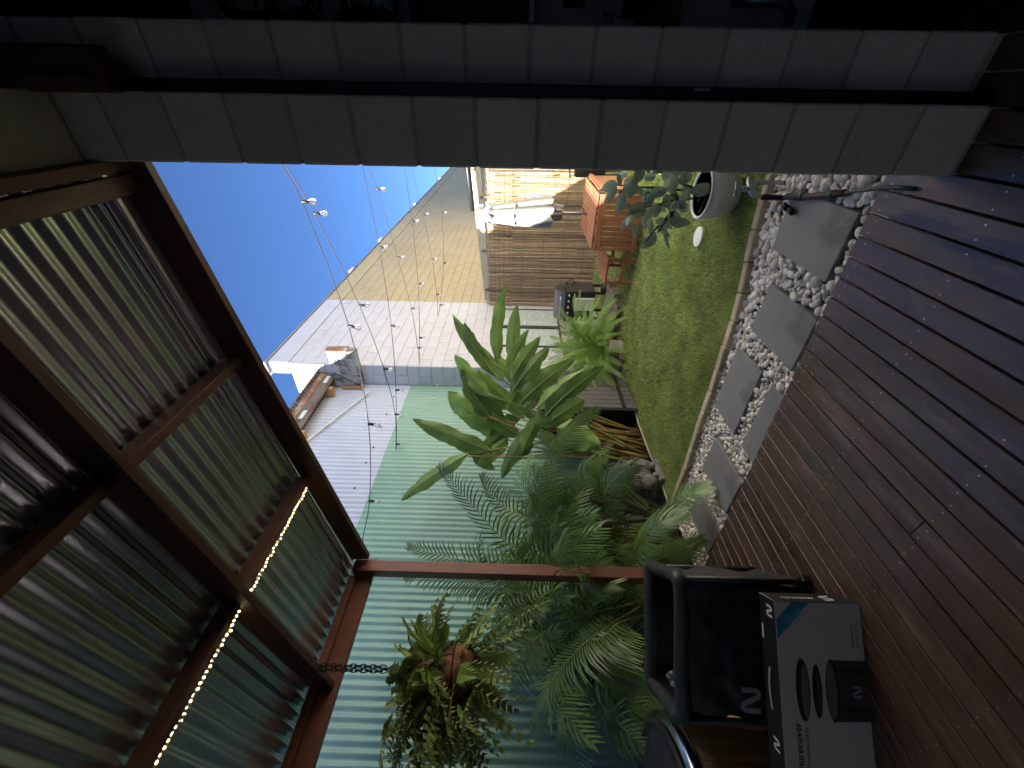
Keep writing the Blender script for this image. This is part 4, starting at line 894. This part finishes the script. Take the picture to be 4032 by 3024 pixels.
# ================================================================== HANGING BASKET
bc = Vector((-2.93, .965, 1.86)); ba = empty('hanging_fern_basket', bc, 'coir hanging basket overflowing with ferns on a black chain', 'hanging basket')
blob_m = MB(); bm = bmesh.new(); bmesh.ops.create_icosphere(bm, subdivisions=4, radius=1)
for v in bm.verts: k = 1+.10*mnoise.noise(v.co*3)+.06*mnoise.noise(v.co*11); v.co = Vector((v.co.x*.148*k, v.co.y*.148*k, v.co.z*.135*k))+bc
blob_m.add([v.co[:] for v in bm.verts], [tuple(v.index for v in f.verts) for f in bm.faces]); bm.free(); blob_m.build('coir_ball', 'coir', ba, smooth=True)
for k in range(3):
    a = 2*math.pi*k/3+.4; MB().tube([bc+Vector((.14*math.cos(a), .14*math.sin(a), .03)), bc+Vector((0, 0, .47))], .003, 4).build('hanger_wire', 'black', ba)
MB().tube([bc+Vector((.15*math.cos(a), .15*math.sin(a), .03)) for a in np.linspace(0, 6.283, 25)], .004, 4).build('wire_ring', 'black', ba)
lk = MB(); lk.tube([(0, .011*math.cos(a), .020*math.sin(a)*(1+.25*abs(math.sin(a)))) for a in np.linspace(0, 6.283, 13)], .0034, 5, False); lkm = lk.mesh('chain_link', 'chain', smooth=True)
z = bc.z+.47; k = 0
while z < 2.745:
    for dxx in (-.009, .012): link('chain_link', lkm, ba, (bc.x+dxx*.4, bc.y+dxx, z+.01*(dxx > 0)), (0, U(-.1, .1), (k % 2)*1.57+U(-.1, .1)))
    z += .031; k += 1
def lobed(mb, base, tip, lift, n, plen, pw):
    base, tip = Vector(base), Vector(tip); C = bez(base, (base+tip)/2+Vector((0, 0, lift)), tip, n+2)
    tw = U(-.6, .6)
    for i in range(len(C)-1):
        a, b = C[i], C[i+1]; d = (b-a).normalized(); t = i/(len(C)-1); sd = d.cross(UZ); sd = sd.normalized() if sd.length > .05 else Vector((0, 1, 0)); sd = Matrix.Rotation(tw, 3, d) @ sd
        L_ = plen*(.35+math.sin(math.pi*min(1, t*1.05))*.8)*U(.85, 1.15); up = sd.cross(d)
        for s in (-1, 1):
            e_ = a+(sd*s+d*.55).normalized()*L_+Vector((0, 0, -.3*L_))+up*U(-.012, .012); q = a+(sd*s+d*.25).normalized()*L_*.55+up*.006
            mb.add([a-d*pw*.6, q-d*pw*.55, e_, q+d*pw*.5, a+d*pw*.6], [(0, 1, 2, 3, 4)])
for i in range(190):
    a = U(0, 6.283); el = U(-.9, 1.3); r_ = Vector((math.cos(a)*math.cos(el), math.sin(a)*math.cos(el), math.sin(el))); b = bc+r_*.12+Vector((0, 0, .04 if el > 0 else 0))
    if r_.x*.95-r_.y*.31 > .45 and -.7 < el < .5 and random.random() < .88: continue      # the bare front of the coir ball
    L_ = U(.16, .46); t = b+Vector((r_.x, r_.y, r_.z*.8))*L_+Vector((0, 0, -.16*U(0, 1.4))); m = MB(); lobed(m, b, t, U(.02, .14), random.choice((7, 9, 11)), U(.035, .075), U(.016, .030))
    m.build('frond', random.choice(('bfern', 'bfern', 'bfern', 'bferndark', 'fern')), ba)
for i in range(130):  # the thick trailing side towards the house
    b = bc+Vector((U(-.2, .2), -.08-U(0, .30), U(-.12, .34))); a = U(2.6, 5.6); L_ = U(.10, .28); t = b+Vector((math.cos(a)*L_, math.sin(a)*L_, U(-.22, .12))); m = MB(); lobed(m, b, t, U(0, .08), 7, U(.025, .045), U(.014, .026)); m.build('frond', random.choice(('bfern', 'bferndark', 'bferndark', 'bfern')), ba)
CUR = ba
for i in range(16):
    a = U(0, 6.283); b = bc+Vector((math.cos(a)*.1, math.sin(a)*.14-.04, U(.05, .2))); t = b+Vector((math.cos(a)*U(.1, .25), math.sin(a)*U(.1, .28), U(.05, .30))); paddle(b, t, U(.03, .05), U(.0, .25), U(-.6, .6), .2, .1, 'strap_leaf', 'strap')
stm = MB()
for i in range(60):
    b = bc+Vector((U(-.12, .12), U(-.14, .05), U(-.1, .15))); stm.tube([b, b+Vector((U(-.18, .18), U(-.35, .1), U(-.1, .2)))], .0025, 3)
stm.build('runners', 'deadleaf', ba)
for i in range(7):
    b = bc+Vector((U(-.15, .15), U(-.25, .2), U(.05, .3))); t = b+Vector((U(-.1, .15), U(-.1, .1), U(.05, .12))); m = MB(); lobed(m, b, t, .02, 5, .03, .02); m.build('dead_frond', 'deadleaf', ba)

# ================================================================== POTTED FIG, TAP, HOSE, DISC
pc = Vector((-.585, 3.27, LZ-.01)); pf = empty('potted_fig', pc, 'leafy fig in a round grey pot behind the garden tap', 'potted plant')
MB().lathe([(.075, 0), (.12, .03), (.158, .10), (.176, .19), (.178, .262)], pc, 32).build('pot', 'potgrey', pf, smooth=True)
MB().lathe([(.178, .262), (.181, .268), (.175, .274), (.160, .270), (.157, .25), (.150, .225), (.001, .225)], pc, 32).build('pot_rim', 'potrim', pf, smooth=True)
MB().lathe([(.001, .0), (.150, .0), (.14, .012), (.001, .018)], pc+Vector((0, 0, .240)), 20).build('potting_soil', 'potsoil', pf)
for i in range(9): a = U(0, 6.28); q = pc+Vector((math.cos(a)*U(.03, .11), math.sin(a)*U(.03, .11), .258)); MB().tube([q+Vector((.035*math.cos(t), .03*math.sin(t), .004*math.sin(2*t))) for t in np.linspace(U(0, 3), U(4, 6), 8)], .005, 4).build('dry_leaf_curl', 'deadleaf', pf)
z4 = lambda x, y, D=2.95: PD((2300+x/1.796)/PS, (620+y/1.796)/PS, D)
t0 = pc+Vector((0, 0, .22)); BR = [[t0, z4(720, 235, 2.98), z4(560, 215, 2.95), z4(380, 210, 2.95), z4(200, 190, 2.95)], [z4(740, 260, 2.96), z4(660, 330, 2.9), z4(580, 430, 2.85), z4(500, 510, 2.8), z4(430, 600, 2.78)], [t0, z4(700, 190, 3.0), z4(600, 130, 3.0), z4(500, 90, 3.0), z4(380, 70, 3.0)],
      [z4(560, 215, 2.95), z4(480, 280, 2.9), z4(400, 350, 2.88), z4(330, 400, 2.85)], [z4(740, 260, 2.96), z4(650, 300, 2.92), z4(540, 330, 2.9), z4(440, 350, 2.88)], [z4(660, 330, 2.9), z4(620, 400, 2.85), z4(560, 470, 2.82), z4(520, 530, 2.8)]]
for C in BR: MB().tube(C, [.012*(1-.6*i/(len(C)-1)) for i in range(len(C))], 6).build('branch', 'figwood', pf, smooth=True)
m = MB(); rows = []
for i in range(9):
    t = i/8; w = .5*math.sin(math.pi*(t**.85))**.75*.62+.004; rows.append([(s*w, t, -.10*abs(s)*w*2+.10*math.sin(t*2.6)-.06*t) for s in (-1, -.5, 0, .5, 1)])
FL = []
for k in range(3): mm = MB(); mm.grid([[(x, y, z+.05*math.sin(y*9+k*2)*abs(x)*2) for x, y, z in r_] for r_ in rows]); FL.append(mm.mesh('leaf', 'fig', smooth=True))
def fig_leaf(p, tip, s, roll=0.0):
    d = (tip-p); L_ = d.length; d.normalize(); x = d.cross((CO-p).normalized()); x = x.normalized() if x.length > .05 else Vector((1, 0, 0)); x = Matrix.Rotation(roll, 3, d) @ x; zv = x.cross(d)
    o = link('leaf', random.choice(FL), pf, p); o.rotation_mode = 'QUATERNION'; o.rotation_quaternion = Matrix((x, d, zv)).transposed().to_quaternion(); o.scale = (L_*s, L_, L_)
LV = [((230, 190), (135, 215), .9), ((225, 215), (150, 320), .6), ((280, 250), (240, 390), .5), ((300, 350), (260, 285), .7), ((330, 430), (262, 500), .8), ((430, 345), (312, 405), .95), ((340, 140), (320, 270), .7), ((400, 70), (380, 170), .9), ((460, 70), (450, 110), .9), ((500, 130), (425, 150), .5), ((470, 230), (410, 290), .8), ((560, 150), (600, 90), 1.2), ((600, 130), (620, 240), .7), ((650, 130), (615, 260), .6),
      ((640, 290), (570, 340), 1.0), ((760, 240), (915, 215), .65), ((610, 450), (738, 465), .75), ((500, 540), (418, 632), .5), ((470, 440), (470, 540), .5), ((520, 440), (615, 495), .6), ((540, 480), (600, 560), .4), ((440, 250), (480, 320), .7), ((380, 210), (420, 270), .6), ((300, 110), (240, 140), .7), ((520, 330), (430, 440), .5), ((410, 420), (440, 500), .5), ((560, 520), (600, 640), .25), ((350, 470), (360, 560), .25), ((380, 470), (385, 560), .25), ((540, 210), (500, 280), .6), ((690, 190), (740, 100), .8), ((620, 60), (690, 110), .9)]
for a, b, s in LV: pa, pb2 = z4(*a, 2.9+U(-.1, .08)), z4(*b, 2.88+U(-.12, .1)); fig_leaf(pa-(pb2-pa)*.1, pb2+(pb2-pa)*.12, s*1.1, U(-.35, .35))
for C in BR:
    for i in range(8): k = random.randrange(1, len(C)); p = C[k].lerp(C[k-1], U(0, .6)); fig_leaf(p, p+Vector((U(-.10, .10), U(-.10, .10), U(-.09, .09))), U(.6, 1), U(-.8, .8))
ta = Vector((-.455, 2.70, -.06)); tp_ = empty('garden_tap', ta, 'chrome garden tap on a short standpipe by the pebbles', 'tap')
MB().tube([ta+Vector((.03, .05, -.05)), ta+Vector((.03, .05, .165))], .013, 8).build('standpipe', 'brass', tp_, smooth=True)
MB().tube([ta+Vector((.055, .06, .20)), ta+Vector((.03, .05, .205)), ta+Vector((0, 0, .205)), ta+Vector((-.025, -.03, .20)), ta+Vector((-.035, -.045, .165))], [.016, .018, .020, .015, .013], 10).build('tap_body', 'brass', tp_, smooth=True)
MB().tube([ta+Vector((.03, .05, .16)), ta+Vector((.03, .05, .20))], .018, 8).build('tap_flange', 'brass', tp_, smooth=True)
MB().tube([ta+Vector((0, 0, .21)), ta+Vector((0, 0, .295))], [.013, .007], 8).build('spindle', 'brass', tp_, smooth=True)
for z in (.228, .248): MB().tube([ta+Vector((0, 0, z)), ta+Vector((0, 0, z+.012))], .017, 6).build('gland_nut', 'brass', tp_)
MB().tube([ta+Vector((.035, .015, .297)), ta+Vector((-.035, -.015, .297))], .006, 6).build('handle', 'brass', tp_, smooth=True)
for s in (-1, 1): MB().tube([ta+Vector((.033*s, .014*s, .290)), ta+Vector((.033*s, .014*s, .304))], .008, 6).build('handle_knob', 'brass', tp_, smooth=True)
ho = empty('garden_hose', (-.40, 2.3, -.05), 'dark taped hose running from the tap onto the deck', 'hose')
o_ = ta+Vector((-.035, -.045, .15)); MB().tube([o_, o_+Vector((0, 0, -.06)), o_+Vector((0, -.01, -.13))], [.017, .017, .015], 8).build('hose_connector', 'black', ho, smooth=True)
pth = [o_+Vector((0, -.01, -.13)), Vector((-.475, 2.60, -.03)), Vector((-.455, 2.50, -.04)), Vector((-.43, 2.38, -.045)), Vector((-.40, 2.26, -.04)), Vector((-.37, 2.15, -.025))]
MB().tube(pth, .017, 8).build('taped_hose', 'hosered', ho, smooth=True)
for i in (2, 4): MB().tube([pth[i], pth[i].lerp(pth[i+1], .25)], .022, 8).build('hose_clip', 'hose', ho, smooth=True)
MB().tube([pth[-1], Vector((-.345, 2.05, .0)), Vector((-.325, 1.97, .012)), Vector((-.305, 1.90, .011)), Vector((-.29, 1.82, .010)), Vector((-.282, 1.745, .010))], .0085, 8).build('thin_hose', 'hose', ho, smooth=True)
for p in ((-.525, 2.63, -.045), (-.535, 2.56, -.045)): MB().tube([p, Vector(p)+Vector((-.01, -.05, .004))], .017, 8).build('snap_fitting', 'black', ho, smooth=True)
dc = PZ((2000+1510/2.011)/PS, (700+468/2.011)/PS, -.045); MB_ = MB().lathe([(.082, -.02), (.086, .006), (.080, .012), (.04, .013), (.001, .013)], dc, 28); tag(MB_.build('white_disc', 'disc', org=dc, smooth=False), 'round white disc lying on the lawn beside the grey pot', 'disc')

# ================================================================== BLACK TUB, PRINTED BOX, CEDAR BARREL
tc = Vector((-2.479, 1.0275, 0)); A_ = Vector((-.740, -.673, 0)); B_ = Vector((-.804, .595, 0)); TH = .675
tu = empty('portable_tub', tc, 'black soft-sided portable tub with padded rim standing before the post', 'tub')
def rrect(a, b, r, n=6, per=14):
    pts = []
    cs = [(a-r, b-r, 0), (-a+r, b-r, 90), (-a+r, -b+r, 180), (a-r, -b+r, 270)]
    for i, (x, y, s) in enumerate(cs):
        arc = [(x+r*math.cos(R(s+90*k/n)), y+r*math.sin(R(s+90*k/n))) for k in range(n+1)]
        nx = cs[(i+1) % 4]; nxp = (nx[0]+r*math.cos(R(nx[2])), nx[1]+r*math.sin(R(nx[2])))
        pts += arc; l = arc[-1]; pts += [(l[0]+(nxp[0]-l[0])*k/per, l[1]+(nxp[1]-l[1])*k/per) for k in range(1, per)]
    return pts
rr_ = rrect(.345, .240, .05, 6, 26)
rows = []
for i in range(34):
    z = .012+(TH-.03)*i/33; t = i/33; row = []
    for k, (x, y) in enumerate(rr_+[rr_[0]]):
        p = Vector((x, y, 0)); nr = p.normalized(); wr_ = .026*mnoise.noise((x*6, y*6, z*4))+.030*(1-abs(mnoise.noise((x*7+z*4, y*7-z*5, z*3+3)))*2)*.7-.01-.012*math.sin(math.pi*t); q = p+nr*wr_*min(1, 6*t*(1.05-t)+.15)
        row.append(tc+A_*q.x+B_*q.y+Vector((0, 0, z)))
    rows.append(row)
MB().grid(rows).build('fabric_wall', 'tub', tu, smooth=True)
rows = [[tc+A_*x*.93+B_*y*.90+Vector((0, 0, z+.0)) for x, y in rr_+[rr_[0]]] for z in (TH-.02, TH-.2, .10)]
MB().grid(rows).build('inner_wall', 'tubin', tu, smooth=True)
MB().add([tc+A_*x*.93+B_*y*.90+Vector((0, 0, .10)) for x, y in rr_], [tuple(range(len(rr_)))]).build('tub_floor', 'tubin', tu)
rm = MB(); pts = [tc+A_*x+B_*y+Vector((0, 0, TH-.006+.004*math.sin(i*.31))) for i, (x, y) in enumerate(rr_)]; pts.append(pts[0]); rm.tube(pts, [.037*(1+.05*math.sin(i*.43)) for i in range(len(pts))], 10, False); rm.build('padded_rim', 'tub', tu, smooth=True)
for k in (0, 1, 2, 3):
    x, y = [(1, 1), (-1, 1), (-1, -1), (1, -1)][k]; q = tc+A_*x*.340+B_*y*.235; MB().tube([q+Vector((0, 0, .01)), q+Vector((0, 0, .3)), q+Vector((0, 0, TH-.04))], .016, 7).build('corner_pole', 'tub', tu, smooth=True)
q = tc-A_*.350-B_*.245; MB().box((q.x-.02, q.y-.02, .004), (q.x+.02, q.y+.02, .05), .006).build('pole_foot', 'black', tu)
rows = []
for i in range(14):
    rows.append([tc+A_*(.02+.28*i/13)+B_*(-.02+.20*j/9)+Vector((0, 0, .44+.15*i/13+.07*mnoise.noise((i*.6, j*.7, 2)))) for j in range(10)])
MB().grid(rows).build('foil_lining', 'silver', tu, smooth=True)
def nlogo(mb, org, ex, ez, s, n_off):
    # rounded letter N drawn as a thick ribbon
    path = [(0, 0), (0, .55), (.03, .78), (.16, .92), (.32, .88), (.44, .66), (.56, .36), (.68, .12), (.84, .08), (.97, .22), (1, .45), (1, 1)]
    P = [Vector((a, b, 0)) for a, b in path]; V = []
    for i, p in enumerate(P):
        d = (P[min(i+1, len(P)-1)]-P[max(i-1, 0)]).normalized(); nn_ = Vector((-d.y, d.x, 0))*.13
        for sg in (-1, 1): q = p+nn_*sg; V.append(org+ex*q.x*s+ez*q.y*s+n_off)
    return mb.add(V, [(2*i, 2*i+1, 2*i+3, 2*i+2) for i in range(len(P)-1)])
nb_ = -B_
lo = MB(); nlogo(lo, tc+A_*.27-B_*.282+Vector((0, 0, .30)), -A_, UZ, .095, Vector((0, 0, 0))); lo.build('fabric_logo', 'logo', tu)
# printed carton
bA = Vector((-1.814, .90, .001)); eU = Vector((-.71, -.704, 0)).normalized(); eN = Vector((.704, -.71, 0)).normalized(); BW, BHt, BD = .76, .375, .112
bxE = empty('printed_carton', bA+eU*.38-eN*.05, 'grey and black printed carton standing on the deck in front of the tub', 'carton')
def bp(u, v, d=0.0): return bA+eU*u+UZ*v+eN*d
def quad(mb, P): return mb.add(P, [tuple(range(len(P)))])
MB().add([bp(0, 0), bp(BW, 0), bp(BW, BHt), bp(0, BHt), bp(0, 0, -BD), bp(BW, 0, -BD), bp(BW, BHt, -BD), bp(0, BHt, -BD)], [(0, 1, 2, 3), (5, 4, 7, 6), (3, 2, 6, 7), (0, 3, 7, 4), (1, 5, 6, 2), (0, 4, 5, 1)]).build('carton_body', 'cardblack', bxE)
fr = quad(MB(), [bp(.001, .001, .0015), bp(BW-.001, .001, .0015), bp(BW-.001, BHt-.001, .0015), bp(.001, BHt-.001, .0015)]).build('front_print', 'card', bxE)
MB().bar(bp(-.0005, BHt+.0006, 0), bp(-.0005, BHt+.0006, -BD), .003, .0012).build('worn_edge', 'cardedge', bxE)
MB().bar(bp(-.0004, BHt+.0004, .0005), bp(BW, BHt+.0004, .0005), .0014, .0008).build('front_edge', 'card', bxE)
quad(MB(), [bp(.001, .302, .0022), bp(.001, .227, .0022), bp(.152, .373, .0022), bp(.072, .373, .0022)]).build('blue_band', 'blue', fr)
def ell(mb, u, v, a, b, d, n=28, tilt=0, lo=0, hi=6.2832):
    return quad(mb, [bp(u+a*math.cos(t)+tilt*b*math.sin(t), v+b*math.sin(t), d) for t in np.linspace(lo, hi, n, endpoint=False)])
ell(MB(), .353, .279, .124, .030, .0022).build('printed_lid', 'ink', fr); ell(MB(), .358, .271, .105, .016, .0027).build('printed_lid_shine', 'inkhl', fr)
ell(MB(), .356, .218, .106, .021, .0022).build('printed_lid', 'ink', fr); ell(MB(), .356, .213, .09, .010, .0027).build('printed_lid_shine', 'ink2', fr)
pr = ell(MB(), .353, .152, .124, .030, .0024); pr.build('printed_rim', 'ink', fr)
quad(MB(), [bp(.234, .002, .0022), bp(.471, .002, .0022), bp(.474, .15, .0022), bp(.232, .15, .0022)]).build('printed_tub', 'ink2', fr)
ell(MB(), .353, .156, .112, .022, .0029).build('printed_water', 'inkhl', fr)
for u in (.275, .425): quad(MB(), [bp(u-.007, .01, .0027), bp(u+.007, .01, .0027), bp(u+.007, .115, .0027), bp(u-.007, .115, .0027)]).build('printed_strap', 'ink', fr)
l_ = MB(); nlogo(l_, bp(.375, .028, .0027), -eU, UZ, .038, Vector((0, 0, 0))); l_.build('printed_logo', 'logo', fr)
def put_text(body, size, m, u, v, par, ang=0, d=.0027, face=None):
    me = text_mesh(body, size, m, 'lettering'); 
    ex, ey, ez = face if face else (-eU, UZ, eN)
    c, s = math.cos(ang), math.sin(ang); X_, Y_ = ex*c+ey*s, ey*c-ex*s
    o = link('lettering', me, par, bp(u, v, d) if face is None else u); o.rotation_mode = 'QUATERNION'; o.rotation_quaternion = Matrix((X_, Y_, ez)).transposed().to_quaternion(); return o
band = math.atan2(-.146, .151)
put_text('Includes', .026, 'bluetext', .092, .325, fr, -.80); put_text('Protective Lid', .026, 'bluetext', .105, .352, fr, -.80) if False else put_text('Protective Lid', .024, 'bluetext', .128, .338, fr, -.80)
put_text('nurecover', .042, 'ink', .655, .300, fr); l_ = MB(); nlogo(l_, bp(.70, .302, .0027), -eU, UZ, .030, Vector((0, 0, 0))); l_.build('printed_logo', 'ink', fr)
put_text('The portable ice bath', .018, 'inkhl', .655, .272, fr)
put_text('The all-weather tub', .012, 'inkhl', .18, .045, fr); put_text('Fits adults of all sizes', .012, 'inkhl', .18, .024, fr)
# top and end print
topf = (-eU, -eN, UZ)
for u, dd in ((.075, -.040), (.62, -.050)):
    l_ = MB(); nlogo(l_, bp(u, BHt+.0009, dd+.018), -eU, -eN, .040, Vector((0, 0, 0))); l_.build('top_logo', 'white', bxE)
hp = [bp(.30+.17*t, BHt+.0010, -.060-.012*math.sin(math.pi*t)) for t in np.linspace(0, 1, 12)]; hq = [p-eN*.012 for p in reversed(hp)]; quad(MB(), hp+hq).build('handle_light_strip', 'logo', bxE)  # pale strip painted as light seen through the handle cut-out
hp = [bp(.13+.06*t, BHt+.0010, -.095) for t in (0, 1)]; quad(MB(), hp+[p-eN*.010 for p in reversed(hp)]).build('tape_mark', 'white', bxE)
endf = (-eN*-1, UZ, -eU); me = text_mesh('nurecover', .036, 'white', 'lettering'); o = link('lettering', me, bxE, bp(-.0012, .315, -.040)); o.rotation_mode = 'QUATERNION'; o.rotation_quaternion = Matrix((-UZ, -eN*-1, -eU)).transposed().to_quaternion() if False else Matrix((-UZ, eN*-1, -eU)).transposed().to_quaternion()
l_ = MB(); nlogo(l_, bp(-.0012, .085, -.075), -eN*-1, UZ, .045, Vector((0, 0, 0))); l_.build('end_logo', 'white', bxE)
# cedar barrel tub
cc = Vector((-3.27, .28, 0)); RB = .585; br = empty('cedar_barrel_tub', cc, 'round cedar stave tub with steel rim and dark cover at the left edge', 'barrel tub')
ns = 26
for k in range(ns):
    a0, a1 = 2*math.pi*k/ns+.004, 2*math.pi*(k+1)/ns-.004; P = []
    for z, r_ in ((.003, RB-.03), (.3, RB), (.585, RB)):
        am = (a0+a1)/2
        P.append([cc+Vector((math.cos(a0)*r_, math.sin(a0)*r_, z)), cc+Vector((math.cos(am)*(r_+.006), math.sin(am)*(r_+.006), z)), cc+Vector((math.cos(a1)*r_, math.sin(a1)*r_, z)), cc+Vector((math.cos(a1)*(r_-.03), math.sin(a1)*(r_-.03), z)), cc+Vector((math.cos(a0)*(r_-.03), math.sin(a0)*(r_-.03), z))])
        P[-1].append(P[-1][0])
    MB().grid(P).build('stave', 'stave', br)
MB().lathe([(RB-.04, .57), (RB+.012, .565), (RB+.018, .60), (RB+.012, .632), (RB-.05, .642), (RB-.06, .62)], cc, 64).build('steel_rim', 'stainless', br, smooth=True)
MB().lathe([(RB+.010, .06), (RB+.012, .062), (RB+.012, .085), (RB+.008, .088)], cc-Vector((0, 0, 0)), 64).build('lower_hoop', 'stainless', br)
rows = []
for i in range(12):
    t = i/11; rows.append([cc+Vector(((RB-.055)*(1-t)*math.cos(a), (RB-.055)*(1-t)*math.sin(a), .640+.055*math.sin(min(1, t*3)*1.57)+.02*t+.012*mnoise.noise((math.cos(a)*3, math.sin(a)*3, t*5)))) for a in np.linspace(0, 6.2832, 49)])
MB().grid(rows).build('cover', 'cover', br, smooth=True)
MB().lathe([(RB-.045, .636), (RB-.03, .650), (RB-.05, .668), (RB-.08, .66)], cc, 64).build('cover_piping', 'cover', br, smooth=True)
MB().tube([cc+Vector((math.cos(a)*.2, math.sin(a)*.2, .01)) for a in np.linspace(0, 6.28, 10)], .02, 4).build('tub_base', 'cabside', br)

# fallen leaf litter on the lawn, pebbles and deck
lt = MB()
for i in range(46):
    if i < 26: x = U(-3.2, -.4); y = U(kerb_y(x)+.1, 6.0); z = LZ+.008
    elif i < 40: x = U(-3.0, -.5); y = U(2.0, 2.6); z = -.058
    else: x = U(-2.6, -.4); y = U(1.2, 1.75); z = .003
    a = U(0, 6.28); L_ = U(.012, .030); d = Vector((math.cos(a), math.sin(a), 0)); n_ = Vector((-d.y, d.x, 0)); p = Vector((x, y, z))
    lt.add([p, p+d*L_*.5+n_*L_*.28+Vector((0, 0, .004)), p+d*L_+Vector((0, 0, .002)), p+d*L_*.5-n_*L_*.28+Vector((0, 0, .003))], [(0, 1, 2, 3)])
tag(lt.build('leaf_litter', 'litter'), 'tiny dry leaf flecks scattered over lawn, pavers and deck', 'leaf litter', kind='stuff')
